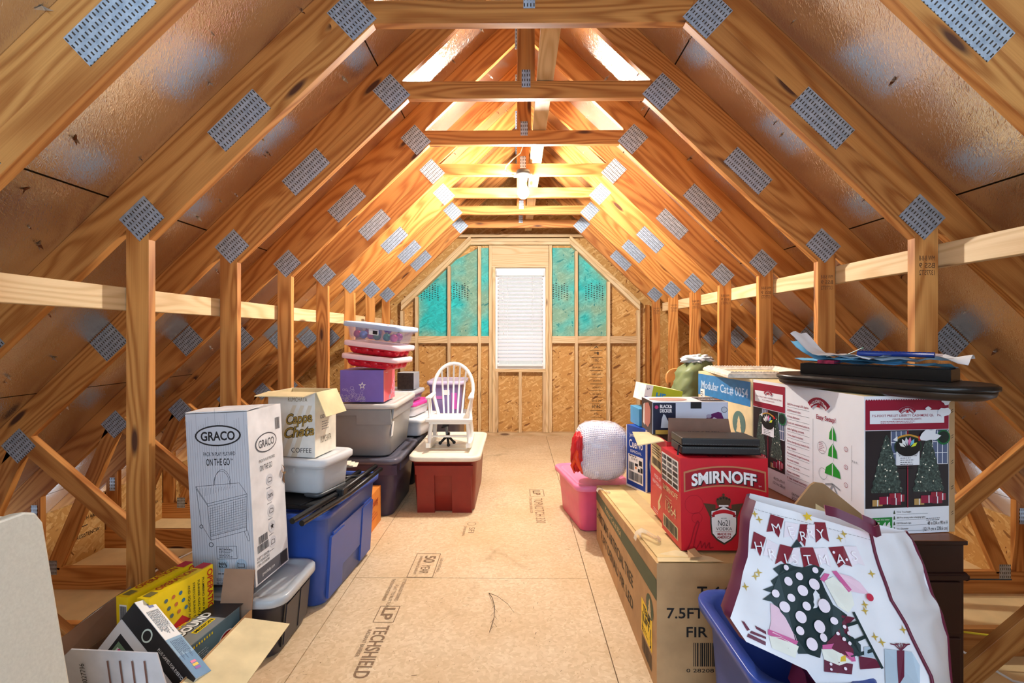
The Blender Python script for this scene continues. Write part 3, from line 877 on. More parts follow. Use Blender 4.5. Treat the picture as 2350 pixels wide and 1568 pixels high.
def p_oper(b, f, tp, rt, lf):
    b.text(f, 'OPERATION', .228, .165, .024, REDP, w=.175, rot=-1.5708, bold=.02)
    for i, s_ in enumerate(('PLUMBING AND A TOILET', 'FUNNIER GAG PLUMBING', 'STRETCH BUNNY SLIPPERS', 'AND SQUISHY AILMENTS!')): b.text(f, s_, .205 - i * .02, .15, .009, INK(), w=.17, rot=-1.5708, bold=.01)
    for i in range(9): b.disc(f, .06 + .028 * (i % 3) + .01 * (i // 3), .225 - .03 * (i // 3), .007, M((90, 200, 60)[i % 3], 110, (110, 60, 140)[i % 3], .5, var=0))
    b.poly(f, [(.05, .02), (.17, .02), (.18, .09), (.12, .145), (.065, .12)], REDP); b.poly(f, [(.075, .02), (.125, .02), (.11, .09), (.095, .10)], M(226, 170, 110, .5, var=0), z=.0015)
    b.rect(f, .015, .14, .018, .06, WHITE()); b.rect(f, .004, .16, .008, .05, REDP)
    b.text(tp, 'OPERATION', .13, .02, .026, M(176, 60, 24, .5, var=0), w=.15, bold=.02)
    b.rect(tp, .215, .008, .045, .04, M(190, 40, 60, .5, var=0)); b.rect(tp, .012, .01, .03, .03, M(120, 110, 60, .5, var=0))
    b.rect(lf, .014, .17, .03, .06, WHITE()); b.barcode(lf, .016, .175, .026, .05, INK())
UO = (.22, .975, 0)
slab('board_game', 'yellow surgery board game standing in the carton, front one of the two', (-1.195, 1.60, .145), UO, (-.03, .0, .98), (-1, .2, 0), .255, .262, .05, YEL, prints=p_oper)
slab('board_game', 'yellow surgery board game standing in the carton, rear one behind its twin', (-1.268, 1.605, .155), UO, (-.03, .0, .98), (-1, .2, 0), .245, .255, .05, YEL, prints=p_oper)
def p_has(b, f, tp, rt, lf):
    DK = M(22, 24, 28, .35, var=0); LB = M(120, 160, 190, .4, var=0)
    b.rect(f, .0, .215, .33, .06, DK); b.rect(f, 0, .0, .33, .212, M(226, 228, 230, .4, var=0), z=.0006)
    b.disc(f, .11, .243, .02, M(210, 226, 214, .4, var=0)); b.disc(f, .11, .243, .015, DK, z=.0015)
    for i, x in enumerate((.03, .15)):
        b.rect(f, x, .10, .085, .085, DK); b.rect(f, x + .012, .112, .06, .055, M(120, 150, 120, .5, var=0), z=.0014); b.rect(f, x + .022, .125, .04, .03, M(222, 226, 224, .5, var=0), z=.002); b.disc(f, x + .035, .15, .007, M(214, 60, 130, .5, var=0), z=.0024)
    b.text(f, 'PLUS GAMES FOR EVERYONE', .24, .24, .010, WHITE(), w=.14, z=.0018); b.disc(f, .28, .02, .022, M(200, 70, 150, .5, var=0), z=.0018); b.rect(f, .2, .0, .13, .05, DK, z=.0012)
    b.rect(tp, 0, 0, .33, .06, WHITE()); b.rect(tp, .17, 0, .16, .06, LB, z=.0012); b.rect(tp, .24, 0, .09, .06, M(80, 130, 170, .4, var=0), z=.0014)
    b.rect(tp, .02, .03, .018, .018, M(110, 120, 170, .5, var=0), z=.0014)
    b.lines(tp, .05, .05, .11, 9, .005, M(120, 126, 136, .5, var=0), h=.0022, z=.0018); b.lines(tp, .18, .05, .08, 9, .005, M(60, 90, 130, .5, var=0), h=.0022, z=.0018)
    for i, c in enumerate(((230, 120, 160), (240, 200, 60), (150, 80, 170))): b.rect(tp, .27 + i * .012, .02, .009, .02, M(*c, .5, var=0), z=.002)
slab('board_game', 'white and black game box leaning across the front of the carton, pale blue spine', (-1.392, 1.545, .19), (.25, -.09, -.17), (.15, .03, .21), (0, 1, 0), .33, .275, .06, M(214, 218, 222, .4, var=.02), prints=p_has)
def p_boun(b, f, tp, rt, lf):
    DK = M(20, 22, 26, .35, var=0)
    b.rect(tp, .16, .0, .1, .15, M(44, 40, 44, .4, var=0)); b.rect(tp, 0, .0, .26, .15, M(128, 132, 134, .35, var=.0), z=.0006)
    b.text(tp, 'CHICKEN', .12, .108, .02, YEL, w=.11, bold=.03); b.text(tp, 'BOUND', .11, .066, .034, WHITE(), w=.14, bold=.04); b.text(tp, 'BOUND', .112, .062, .036, DK, w=.15, bold=.06, z=.001)
    b.rect(tp, .06, .03, .09, .022, YEL, z=.0012); b.text(tp, 'MISSION', .105, .034, .013, INK(), w=.08, z=.002, bold=.02)
    b.disc(f, .165, .10, .05, WHITE()); b.disc(f, .165, .10, .046, M(206, 40, 36, .5, var=0), z=.0014); b.poly(f, [(.15, .06), (.18, .06), (.185, .12), (.155, .13)], M(60, 30, 24, .5, var=0), z=.0018); b.disc(f, .19, .11, .018, M(226, 200, 180, .5, var=0), z=.002); b.disc(f, .135, .075, .014, M(50, 130, 50, .5, var=0), z=.002)
    for i in range(9): b.rect(f, .0 + i * .0115, .178, .006, .008, YEL)
    b.lines(f, .03, .15, .06, 12, .008, M(190, 200, 206, .5, var=0))
slab('board_game', 'grey and teal game box with a round red picture lying in the carton', (-1.065, 1.60, .06), (.13, .99, 0), (0, 0, 1), (-1, .1, 0), .235, .197, .14, M(96, 116, 122, .35, var=.05), prints=p_boun)
b = B(); b.box(-.02, .02, -.03, .03, 0, .10, REDP, {2: WHITE()}); tag(b.obj('card_box', loc=(-1.045, 1.555, .13), rot=(0, 0, .1), bevel=.001, seg=1), 'small red and white card box wedged before the teal game', 'box')
b = B()
for i in range(5): b.box(-.012, .012, -.10 + i * .045, -.065 + i * .045, 0, .19, M(72, 128, 140, .35))
b.box(-.012, .008, -.11, .12, 0, .17, M(60, 112, 124, .35)); tag(b.obj('game_tray', loc=(-1.02, 1.73, .01)), 'teal plastic game tray along the right wall of the games carton', 'tray')

# dark grey tote with light lid, tall playard carton on it
T = Tote('storage_tote', 'dark grey tote with pale grey lid under the tall white carton', .238, .165, .25, (-1.157, 2.068, 0), 0, M(52, 50, 58, .35, var=.03), taper=.9, lid=M(176, 180, 184, .3, var=.03), lip=.012)
for a in (-.11, .02, .12): T.plate('+x', a - .006, a + .006, .03, .2, .0035, m=M(20, 20, 24, .4, var=0))
T.plate('+x', -.1, .01, .03, .19, .006); T.plate('+x', .03, .115, .03, .19, .006)
T.done(raised=.004)
w_, d_, h_ = .262, .235, .695
t = tag(bpy.data.objects.new('playard_carton', None), 'tall white and grey carton with a playard drawing, standing on the dark tote', 'cardboard box'); COL.objects.link(t)
t.location = (-1.148, 2.065, .268); t.rotation_euler = (0, math.radians(-3.2), math.radians(-5))
b = B(); b.box(-w_ / 2, w_ / 2, -d_ / 2, d_ / 2, 0, h_, WBOX)
Q = fronts(w_, d_, h_); f = Q['front']; GY = M(196, 198, 206, .6, var=.04, scale=5); g4 = M(84, 86, 92, .6, var=0); bl = M(172, 190, 206, .6, var=0); ink = INK()
b.rect(f, 0, 0, w_, h_, GY)
for i in range(26): b.rect(f, .004 + i * .0101, .012 * (i * 7 % 5), .0011, h_ - .03 - .02 * (i * 5 % 4), M(150, 152, 162, .6, var=0), z=.0012)
b.disc(f, .135, .605, .098, ink, z=.0014, ry=.042); b.disc(f, .135, .605, .091, GY, z=.0017, ry=.036); b.text(f, 'GRACO', .135, .587, .036, ink, w=.145, bold=.025, z=.002)
b.text(f, "PACK 'N PLAY PLAYARD", .137, .525, .016, ink, w=.135); b.text(f, 'ON THE GO', .130, .487, .028, ink, w=.1, bold=.01); b.text(f, 'TM', .188, .505, .007, ink)
# the playard line drawing
LN = lambda *p, wd=.0016: b.line(f, p, wd, g4)
LN((.03, .405), (.075, .335), (.245, .37), (.215, .415), (.03, .405)); LN((.032, .395), (.078, .325), (.243, .36)); LN((.075, .335), (.083, .19), (.235, .225), (.245, .37)); LN((.03, .405), (.045, .255), (.083, .19)); LN((.085, .205), (.235, .24))
for i in range(16):
    LN((.083 + i * .0098, .205 + i * .0022), (.088 + i * .0098, .32 + i * .0022), wd=.0008)
for i in range(12): LN((.082, .21 + i * .0095), (.238, .245 + i * .0095), wd=.0008)
for i in range(14): LN((.045 + i * .0115, .36 + i * .003), (.048 + i * .0115, .397 + i * .0005), wd=.0008)
arch = [(.145 + .035 * math.cos(a), .41 + .06 * math.sin(a)) for a in [math.pi * i / 10 for i in range(11)]]
LN(*arch); LN(*[(x - .004, y - .006) for x, y in arch]); b.ring(f, .083, .172, .010, .003, g4); b.ring(f, .045, .245, .008, .003, g4); LN((.225, .225), (.24, .185), (.247, .185), (.24, .23))
b.line(f, [(.105, .115), (.19, .115), (.19, .165), (.105, .165)], .0016, g4, closed=True); b.lines(f, .115, .157, .065, 7, .006, ink, h=.0022)
for i, x in enumerate((.052, .128, .205)):
    b.disc(f, x, .088, .026, bl); b.line(f, [(x - .014, .08), (x + .014, .08), (x + .014, .094), (x - .008, .094), (x - .014, .1), (x - .014, .08)], .002, ink)
    b.lines(f, x - .022, .054, .044, 1, .004, ink, h=.003)
b.text(f, '20%', .128, .084, .018, ink, w=.036, z=.002)
b.rect(f, .1, -.0, 0.001, .001, ink)
b.lines(f, .098, .034, .045, 4, .006, ink, h=.002); b.lines(f, .15, .034, .045, 4, .006, ink, h=.002, seed=4); b.rect(f, .02, .001, .235, .012, M(40, 40, 46, .6, var=0), z=.0014)
f = Q['right']
b.disc(f, .115, .55, .075, g4, z=.0012, ry=.04); b.disc(f, .115, .55, .069, WBOX, z=.0015, ry=.035); b.text(f, 'GRACO', .115, .534, .032, g4, w=.108, bold=.02, z=.002)
b.text(f, "PACK 'N PLAY PLAYARD", .115, .475, .013, ink, w=.11); b.text(f, 'ON THE GO', .105, .44, .024, ink, w=.085)
b.barcode(f, .185, .59, .035, .05, ink, n=16)
for i in range(5):
    z = .39 - i * .065; b.disc(f, .125, z, .024, M(206, 208, 214, .6, var=0)); b.lines(f, .1, z - .032, .05, 1, .004, g4, h=.0025)
    if i == 1: b.text(f, '20%', .125, z - .008, .016, ink, w=.034)
    elif i == 3: b.poly(f, [(.125 + (.014 if k % 2 == 0 else .006) * math.sin(k * .628), z + (.014 if k % 2 == 0 else .006) * math.cos(k * .628)) for k in range(10)][::-1], ink, z=.0015)
    else: b.line(f, [(.112, z - .008), (.138, z - .008), (.138, z + .006), (.118, z + .010), (.112, z + .004)], .0022, ink, closed=True)
b.barcode(f, .03, .155, .06, .03, ink, n=22); b.barcode(f, .02, .122, .075, .03, ink, n=26)
for i, s_ in enumerate(('DEPT 00028', 'PO 9504052843', 'ITEM 553208280')): b.text(f, s_, .015, .098 - i * .014, .010, ink, al='l', w=.08)
b.rect(f, .012, .006, .215, .055, M(92, 92, 98, .6, var=0), z=.0012); b.text(f, 'gracobaby.com', .085, .026, .013, WHITE(), w=.085, z=.002); b.rect(f, .172, .01, .05, .048, M(44, 44, 48, .6, var=0), z=.0018)
b.poly(f, [(.232, .40), (.215, .36), (.234, .34)], M(110, 80, 56, .8, var=0), z=.002)
f = Q['top']
b.rect(f, .01, .01, w_ - .02, d_ - .02, M(206, 208, 214, .5, var=0)); b.disc(f, .10, .1, .05, M(170, 90, 70, .5, var=0), ry=.04); b.poly(f, [(.13, .05), (.22, .07), (.2, .18), (.12, .16)], M(120, 160, 190, .5, var=0), z=.0014)
b.obj('carton_body', t, bevel=.003)
flap('top_flap', t, [(-w_ / 2, -d_ / 2, h_ + .003), (w_ / 2, -d_ / 2, h_ + .003), (w_ / 2 + .002, -.01, h_ + .010), (-w_ / 2, -.01, h_ + .006)], WBOX)
b = B(); b.face([(.1325, .095, .41), (.139, .088, .40), (.146, .112, .395), (.1335, .115, .38)], KRAFT); b.face([(.1325, .10, .43), (.14, .11, .415), (.1335, .12, .40)], KRAFTD); b.obj('torn_edge', t)

# blue tote with folded camp chair, translucent bin and liqueur carton on top
T = Tote('storage_tote', 'long royal blue tote holding a folded black camp chair', .27, .335, .455, (-1.122, 2.60, 0), -4, M(52, 82, 160, .32, var=.02), taper=.9, lip=.022)
T.plate('+x', -.24, .26, .12, .335, .006); T.plate('+x', -.27, -.12, .03, .32, .011); T.plate('+x', .12, .27, .03, .32, .011)
T.done()
t = thing('camp_chair', 'folded black tubular camp chair lying on the blue tote', 'chair', (-.98, 2.45, .462), -4)
bk = M(30, 30, 32, .35, .3, var=0); bf = M(18, 18, 20, .8, var=.1)
for x, z, y0 in ((.115, .05, -.44), (.145, .034, -.42), (.02, .018, -.2)):
    b = B(); b.tube([(x - .02, y0, z), (x + .02, -.05, z), (x + .035, .37, z + .01)], .0125, bk, 12); b.obj('tube', t)
b = B(); b.tube([(-.25, -.18, .016), (.1, -.2, .016)], .01, bk); b.tube([(-.25, -.13, .016), (.1, -.15, .016)], .01, bk); b.tube([(.0, .22, .03), (.15, .3, .03)], .01, bk); b.obj('cross_bar', t)
b = B(); shell(b, [(.2, .24, .06, .012), (.21, .25, .06, .02), (.21, .25, .06, .034), (.2, .24, .06, .04)], bf, top=True); b.obj('seat_fabric', t, loc=(-.1, .07, -.014))
b = B(); b.box(.125, .165, -.10, -.05, .03, .075, BLACK); b.obj('joint', t, bevel=.006)
b = B(); b.ball((-.13, -.2, .02), (.045, .03, .028), BLACK); b.obj('foot_cap', t)
b = B(); shell(b, [(.11, .045, .03, 0), (.115, .05, .03, .006), (.115, .05, .03, .016), (.105, .04, .03, .02)], M(70, 74, 78, .3, var=0), top=True); b.obj('arm_pad', t, loc=(.03, .0, .034), rot=(0, 0, 1.35))
TR_ = M(222, 226, 230, .35, var=0, trans=.35)
T = Tote('storage_bin', 'translucent white bin with lid, under the open liqueur carton', .198, .125, .17, (-1.085, 2.49, .51), -13, TR_, taper=.93, r=.035, lid=M(226, 229, 232, .35, var=0, trans=.15), lip=.010)
for a in (-.09, -.05, .0, .04): T.plate('-y', a, a + .012, .10, .14, .004)
T.done(raised=.003)
w_, d_, h_ = .245, .20, .312
t = thing('liqueur_carton', 'open pale coffee liqueur carton with flaps folded out, on the translucent bin', 'cardboard box', (-1.075, 2.475, .6825), -8)
RC = card(214, 212, 206, .5); RC2 = card(238, 232, 214, .5); GOLD = M(150, 120, 50, .4, var=0)
b = B(); openbox(b, w_, d_, h_, RC2, CREAM); Q = fronts(w_, d_, h_); f = Q['front']
b.rect(f, 0, 0, w_, h_, RC)
b.text(f, 'RUMCHATA', .155, .268, .022, M(120, 104, 70, .5, var=0), w=.10)
for m_, z, o in ((INK(), .0012, .05), (GOLD, .0016, .015)):
    b.text(f, 'Cappa', .165, .165, .05, m_, w=.14, shear=.35, bold=o, z=z, rot=.13); b.text(f, 'Chata', .165, .10, .05, m_, w=.16, shear=.35, bold=o, z=z, rot=.13)
b.text(f, 'COFFEE', .175, .022, .024, INK(), w=.105)
for i in range(3): b.poly(f, [(.02 + i * .05, .0), (.05 + i * .05, .0), (.15 + i * .04, .25), (.13 + i * .04, .25)], M(204, 192, 172, .5, var=0), z=.0009)
f = Q['right']
b.text(f, 'ICED COFFEE', .1, .18, .018, INK(), w=.11); b.lines(f, .06, .16, .08, 4, .012, g4, h=.003); b.text(f, 'RUMCHATA', .1, .06, .034, M(110, 100, 80, .5, var=0), w=.10); b.poly(f, [(.07, .26), (.13, .28), (.14, .23), (.09, .21)], M(150, 120, 80, .5, var=0))
b.obj('carton_body', t, fixn=True)
flap('flap', t, [(-w_ / 2 - .01, -d_ / 2 - .09, h_ - .012), (w_ / 2 - .01, -d_ / 2 - .085, h_ - .012), (w_ / 2, -d_ / 2, h_), (-w_ / 2, -d_ / 2, h_)], CREAM)
flap('flap', t, [(w_ / 2 + .001, -d_ / 2 + .005, h_), (w_ / 2 + .055, -d_ / 2 - .0, h_ - .115), (w_ / 2 + .06, d_ / 2 - .01, h_ - .115), (w_ / 2 + .001, d_ / 2, h_)], CREAM)
b = B()
for i in range(3): b.box(-.08, .08 - i * .02, -.05, .04, i * .006, i * .006 + .003, M(226, 214, 196, .7, var=0), None)
tag(b.obj('paper_stack', loc=(-.985, 2.795, .53), rot=(0, 0, .2)), 'few loose papers lying on the folded black camp chair', 'papers')

# orange carton, stacked totes, gift box, ornament boxes
b = B(); b.box(-.16, .16, -.17, .17, 0, .24, card(222, 140, 64)); f = F((.16, -.17, 0), (0, 1, 0), (0, 0, 1))
b.text(f, 'Packing', .17, .15, .05, M(170, 50, 40, .6, var=0), w=.2, shear=.3); b.lines(f, .06, .11, .2, 3, .02, M(180, 70, 50, .6, var=0), h=.006); b.rect(F((-.16, -.17, .24), (1, 0, 0), (0, 1, 0)), .26, 0, .005, .34, M(130, 80, 40, .7, var=0))
tag(b.obj('packing_carton', loc=(-1.09, 3.205, 0), bevel=.003), 'low orange carton on the floor between blue and purple totes', 'cardboard box')
T = Tote('storage_tote', 'dark purple grey tote on the floor beneath the pale grey tote', .285, .33, .415, (-1.112, 3.725, 0), 0, M(66, 58, 80, .35, var=.03), taper=.86, lid=M(92, 92, 106, .3, var=.02), lip=.014)
T.plate('-y', -.285, .285, .30, .37, .008); T.plate('+x', -.2, .2, .30, .37, .008); T.done(raised=.004)
T = Tote('storage_tote', 'big pale grey tote stacked on the purple tote, gift box on its lid', .27, .35, .375, (-1.128, 3.755, .418), 0, M(148, 150, 150, .35, var=.02), taper=.87, lid=M(196, 196, 192, .35, var=.02), lip=.014)
T.plate('-y', -.27, -.19, .23, .335, .016); T.plate('-y', -.19, .02, .295, .335, .016); T.plate('-y', .02, .26, .23, .335, .016, sh=.0); T.plate('+x', -.33, .33, .27, .34, .009); T.plate('+x', -.30, -.26, .14, .24, .002, m=WHITE()); T.done(raised=.004)
w_, d_, h_ = .305, .31, .222
b = B(); PU = M(124, 104, 190, .45, var=.02); PK = M(226, 84, 96, .45, var=.02); LV = M(206, 196, 226, .5, var=0)
b.box(-w_ / 2, w_ / 2, -d_ / 2, d_ / 2, 0, h_, PU, {3: PK}); Q = fronts(w_, d_, h_); f = Q['front']; r_ = random.Random(4)
for i in range(46):
    x = r_.uniform(.005, .17); y = abs(r_.gauss(0, .045)) + .01; rr_ = r_.uniform(.004, .014)
    b.ring(f, x, min(y, .12), rr_, .0018, LV)
def star(b, f, x, y, R, m, z=.0014, k=.42, n=5, a0=0.0): b.poly(f, [(x + (R if i % 2 == 0 else R * k) * math.sin(a0 + i * math.pi / n), y + (R if i % 2 == 0 else R * k) * math.cos(a0 + i * math.pi / n)) for i in range(2 * n)][::-1], m, z)
star(b, f, .155, .115, .028, WHITE()); star(b, f, .155, .115, .014, PU, z=.0018); f = Q['right']
for i in range(70):
    x = r_.uniform(.14, .305); b.ring(f, x, r_.uniform(.005, .02 + (x - .14) * .9), r_.uniform(.004, .012), .0018, LV)
b.rect(f, 0, 0, .004, h_, WHITE()); b.line(f, [(.04, h_ - .02), (.11, h_ - .02)], .002, WHITE())
tag(b.obj('gift_carton', loc=(-1.072, 3.565, .805), bevel=.002, seg=1), 'purple and coral carton with a white star, on the pale grey tote', 'box')
ua = -12
for i, (z, lab) in enumerate(((1.045, 'red ornament bin with pale lid, lower one directly on the purple carton'), (1.132, 'red ornament bin with pale lid, upper one beneath the clear bin'))):
    RB = M(200, 22, 46, .3, var=.02); LP = M(236, 206, 214, .35, var=0)
    T = Tote('ornament_bin', lab, .195, .14, .085, (-.997 + .015 * i, 3.52, z), 0, RB, taper=.84, r=.04, lid=LP, lip=.01, rot=(0, 5.0 + i * 1.2, ua), group='red ornament bins')
    for a in range(4): T.b.ball((-.13 + a * .085, -.118, .032), (.034, .018, .026), RB, 8)
    for a in range(3): T.b.ball((.168, -.08 + a * .08, .032), (.018, .03, .026), RB, 8)
    T.done(raised=.003)
CB = M(166, 180, 224, .25, var=0, alpha=.2)
T = Tote('ornament_bin', 'clear blue bin of coloured baubles on top of the red bins', .205, .145, .125, (-.975, 3.52, 1.224), 0, CB, taper=.88, r=.035, lid=M(176, 200, 232, .3, var=0, alpha=.85), lip=.012, rot=(0, 6.5, ua), cat='storage bin')
T.plate('-y', -.02, .05, .05, .11, .004, m=WHITE()); T.plate('-y', -.018, .048, .09, .108, .0055, m=REDP); T.plate('-y', .01, .045, .055, .08, .0055, m=INK())
ob = T.done(raised=.003)
Mx = Matrix.Translation((-.975, 3.52, 1.224)) @ (Matrix.Rotation(math.radians(ua), 4, 'Z') @ Matrix.Rotation(math.radians(6.5), 4, 'Y'))
BA = [((-.135, -.085, .042), (200, 40, 70), 'red bauble'), ((-.085, -.09, .042), (120, 140, 200), 'pale blue bauble'), ((-.03, -.085, .042), (200, 50, 110), 'pink bauble'), ((.015, -.085, .04), (70, 120, 50), 'gold green bauble'), ((.09, -.085, .042), (20, 120, 80), 'emerald bauble'), ((.14, -.08, .042), (220, 60, 120), 'rose bauble'),
      ((.08, -.06, .092), (120, 40, 170), 'violet bauble'), ((-.02, -.03, .06), (60, 80, 160), 'navy bauble'), ((.14, -.0, .05), (180, 60, 150), 'magenta bauble'), ((-.10, -.02, .05), (150, 50, 90), 'dark rose bauble')]
for p, c, nm in BA:
    p = Mx @ V(p); b = B(); b.ball((0, 0, 0), .028, M(*c, .25, .3, var=0), 10); b.lathe([(.008, .026), (.008, .034), (.001, .034)], GOLD, n=10)
    tag(b.obj('bauble', loc=p), nm + ' inside the clear blue ornament bin', 'bauble', 'baubles in the clear bin')

# brick red tote, rocking chair, tripod, bins behind
T = Tote('storage_tote', 'brick red tote with a cream lid carrying the white rocking chair', .233, .43, .41, (-.513, 3.925, 0), 0, M(134, 38, 28, .4, var=.03), taper=.9, r=.06, lid=M(232, 224, 204, .4, var=.03), lip=.018)
T.plate('-y', -.195, -.07, .0, .28, .02, sh=.0); T.plate('-y', .055, .195, .0, .28, .02); T.plate('-y', -.205, .205, .28, .345, .02); T.plate('-y', -.07, .055, .27, .3, .014)
T.done(raised=.006, inset=.075, ribs=6)
t = thing('rocking_chair', "child's white wooden rocking chair standing on the red tote", 'chair', (-.502, 3.80, .417))
WC = M(238, 238, 232, .35, var=0)
b = B(); b.hexa([V(p) for p in ((-.175, -.14, .205), (.175, -.14, .205), (.145, .14, .205), (-.145, .14, .205), (-.178, -.145, .228), (.178, -.145, .228), (.15, .14, .228), (-.15, .14, .228))], WC); b.box(-.155, .155, -.12, -.1, .185, .206, WC); b.obj('seat', t, bevel=.006)
b = B(); P_ = [(-.115, .1, .225), (-.152, .11, .36)] + [(-.158 * math.cos(a), .125 + .04 * math.sin(a), .42 + .205 * math.sin(a)) for a in [math.pi * i / 16 for i in range(17)]] + [(.152, .11, .36), (.115, .1, .225)]
b.tube(P_, .0145, WC, 10); b.obj('hoop_back', t)
for i, x in enumerate((-.082, -.042, 0, .042, .082)):
    b = B(); b.tube([(x * .86, .1, .226), (x * 1.2, .16, .42 + .195 * math.sqrt(max(0, 1 - (x * 1.2 / .155) ** 2)))], .0075, WC, 8); b.obj('spindle', t)
for s in (-1, 1):
    b = B(); b.hexa([V(p) for p in ((s * .16 - .02, -.12, .372), (s * .16 + .024, -.12, .372), (s * .152 + .015, .115, .385), (s * .152 - .012, .115, .385), (s * .16 - .02, -.12, .39), (s * .16 + .024, -.12, .39), (s * .152 + .015, .115, .402), (s * .152 - .012, .115, .402))], WC); b.obj('arm_rest', t, bevel=.006)
    for y, y2 in ((-.09, -.1), (-.01, -.02)):
        b = B(); b.tube([(s * .15, y, .225), (s * .162, y2, .374)], .009, WC, 8); b.obj('arm_support', t)
    b = B(); pr = []
    for i in range(13):
        y = -.2 + .4 * i / 12; z = .002 + .5 * (y * .9) ** 2 * 1.6
        pr.append((y, z))
    for (y0, z0), (y1, z1) in zip(pr, pr[1:]): b.hexa([V(p) for p in ((s * .148 - .013, y0, z0), (s * .148 + .013, y0, z0), (s * .148 + .013, y1, z1), (s * .148 - .013, y1, z1), (s * .148 - .013, y0, z0 + .034), (s * .148 + .013, y0, z0 + .034), (s * .148 + .013, y1, z1 + .034), (s * .148 - .013, y1, z1 + .034))], WC)
    b.obj('rocker', t)
    for y0, y1 in ((-.105, -.12), (.105, .12)):
        b = B(); b.tube([(s * .148, y1, .03), (s * .146, (y0 + y1) / 2, .11), (s * .135, y0, .21)], [.012, .017, .014], WC, 10); b.obj('leg', t)
b = B(); b.tube([(-.15, -.112, .095), (.15, -.112, .095)], .0085, WC, 8); b.obj('stretcher', t)
t = thing('camera_tripod', 'small black tripod with short legs standing under the rocking chair', 'tripod', (-.525, 3.80, .414), (0, 0, 20))
b = B(); b.tube([(0, .03, .06), (-.015, .02, .17)], .011, M(110, 114, 120, .3, .6, var=0), 10); b.tube([(0.0, .03, .055), (.004, .03, .10)], .016, BLACK, 10); b.obj('column', t)
for a in (20, 150, 265):
    a = math.radians(a); b = B(); b.tube([(0, .03, .075), (.03 * math.cos(a), .03 + .03 * math.sin(a), .045), (.058 * math.cos(a), .03 + .058 * math.sin(a), .016)], [.011, .010, .009], BLACK, 8); b.ball((.06 * math.cos(a), .03 + .06 * math.sin(a), .014), .0135, BLACK, 8); b.obj('leg', t)
b = B(); b.box(-.04, .005, .0, .035, .15, .17, BLACK); b.tube([(-.05, .02, .14), (-.0, .02, .155)], .007, BLACK); b.obj('head', t, bevel=.003)
Tote('storage_tote', 'black tote on the floor in the gap behind the purple tote', .24, .21, .39, (-1.08, 4.335, 0), 0, M(34, 34, 40, .35, var=0), lid=M(52, 54, 62, .35, var=0), lip=.012).done()
Tote('storage_tote', 'grey tote by the end wall beneath the lilac bin', .215, .265, .48, (-.755, 5.0, 0), 0, M(96, 90, 100, .35, var=0), lid=M(176, 178, 184, .35, var=0), lip=.012).done()
WB = M(214, 214, 220, .35, var=.02)
Tote('underbed_bin', 'long low white bin leading away behind the rocking chair, lower one', .165, .22, .155, (-.945, 4.44, .40), -9, WB, taper=.92, r=.04, lid=M(236, 236, 238, .35, var=0), lip=.010).done(raised=.003)
Tote('underbed_bin', 'low white bin with a bright pink lid stacked behind the rocking chair', .135, .20, .12, (-.985, 4.46, .563), -9, WB, taper=.94, r=.04, lid=M(232, 70, 166, .35, var=0), lip=.010).done(raised=.003)
Tote('storage_bin', 'shallow clear bin right of the purple carton, small black box on it', .15, .16, .095, (-1.03, 4.42, .69), -6, M(176, 176, 196, .25, var=0, alpha=.55), taper=.94, r=.03, lid=M(196, 204, 214, .3, var=0, alpha=.8), lip=.010).done(raised=.003)
b = B(); b.box(-.075, .075, -.09, .09, 0, .15, M(140, 146, 156, .3, var=0), {2: M(40, 28, 24, .4, var=.3, scale=60)}); tag(b.obj('display_case', loc=(-.965, 4.40, .79), rot=(0, 0, -.08), bevel=.006), 'small grey case with a dark front on the shallow clear bin', 'box')
T = Tote('storage_bin', 'lilac see through bin by the end wall, behind the rocking chair', .165, .22, .335, (-.69, 5.0, .486), 0, M(150, 134, 190, .3, var=0, alpha=.8), taper=.88, r=.04, lid=M(190, 182, 214, .3, var=0), lip=.012)
T.plate('-y', -.02, .04, .2, .25, .003, m=WHITE()); T.plate('-y', .06, .11, .06, .22, .003, m=M(206, 90, 190, .4, var=0)); T.plate('-y', -.1, -.02, .16, .19, .003, m=M(190, 110, 180, .4, var=0)); T.done(raised=.003)
# ---------------------------------------------------------------- right side: tree carton and the boxes on it
PINKT = M(226, 92, 132, .35, var=.02)
T = Tote('storage_tote', 'bright pink tote on the floor at the far end of the tree carton', .172, .275, .31, (.522, 3.435, 0), 10.5, PINKT, taper=.86, r=.05, lid=M(238, 130, 170, .35, var=.02), lip=.016)
T.done(raised=.005, inset=.03)
t = thing('tree_carton', 'long low brown carton of an artificial tree along the right of the floor', 'cardboard box', (0, 0, 0))
x0, x1, y0, y1 = .50, .972, 1.757, 3.07; zn, zl, zr_ = .461, .335, .345
b = B(); b.hexa([V(p) for p in ((x0, y0, 0), (x1, y0, 0), (x1, y1, 0), (x0, y1, 0), (x0, y0, zn), (x1, y0, zn), (x1, y1, zr_), (x0, y1, zl))], KRAFT, {1: card(216, 180, 124)})  # top face is the same cardboard, coloured lighter as if lit
f = F((x0, y1, 0), (0, -1, 0), (0, 0, 1)); LEN = y1 - y0; ztop = lambda a: zl + (zn - zl) * a / LEN
GN = M(70, 84, 60, .6, var=.02); gi = M(66, 56, 40, .7, var=0)
pb = [(0, ztop(0) - .035), (0, ztop(0) - .085), (LEN, zn - .135), (LEN, zn - .06)]
b.poly(f, pb, GN, z=.0012)
b.text(f, 'Modular Cat.# 0054', .30, .285, .03, card(216, 190, 140), w=.42, al='l', z=.002, rot=.055)
b.text(f, 'CHRISTMAS ARTIFICIAL TREE', .02, .155, .055, gi, w=.94, al='l', bold=.01, rot=.035); b.text(f, '7.5FT DENALI FIR LED', .16, .075, .05, gi, w=.80, al='l', bold=.01, rot=.02)
b.disc(f, 1.222, .255, .05, GN, ry=.044)
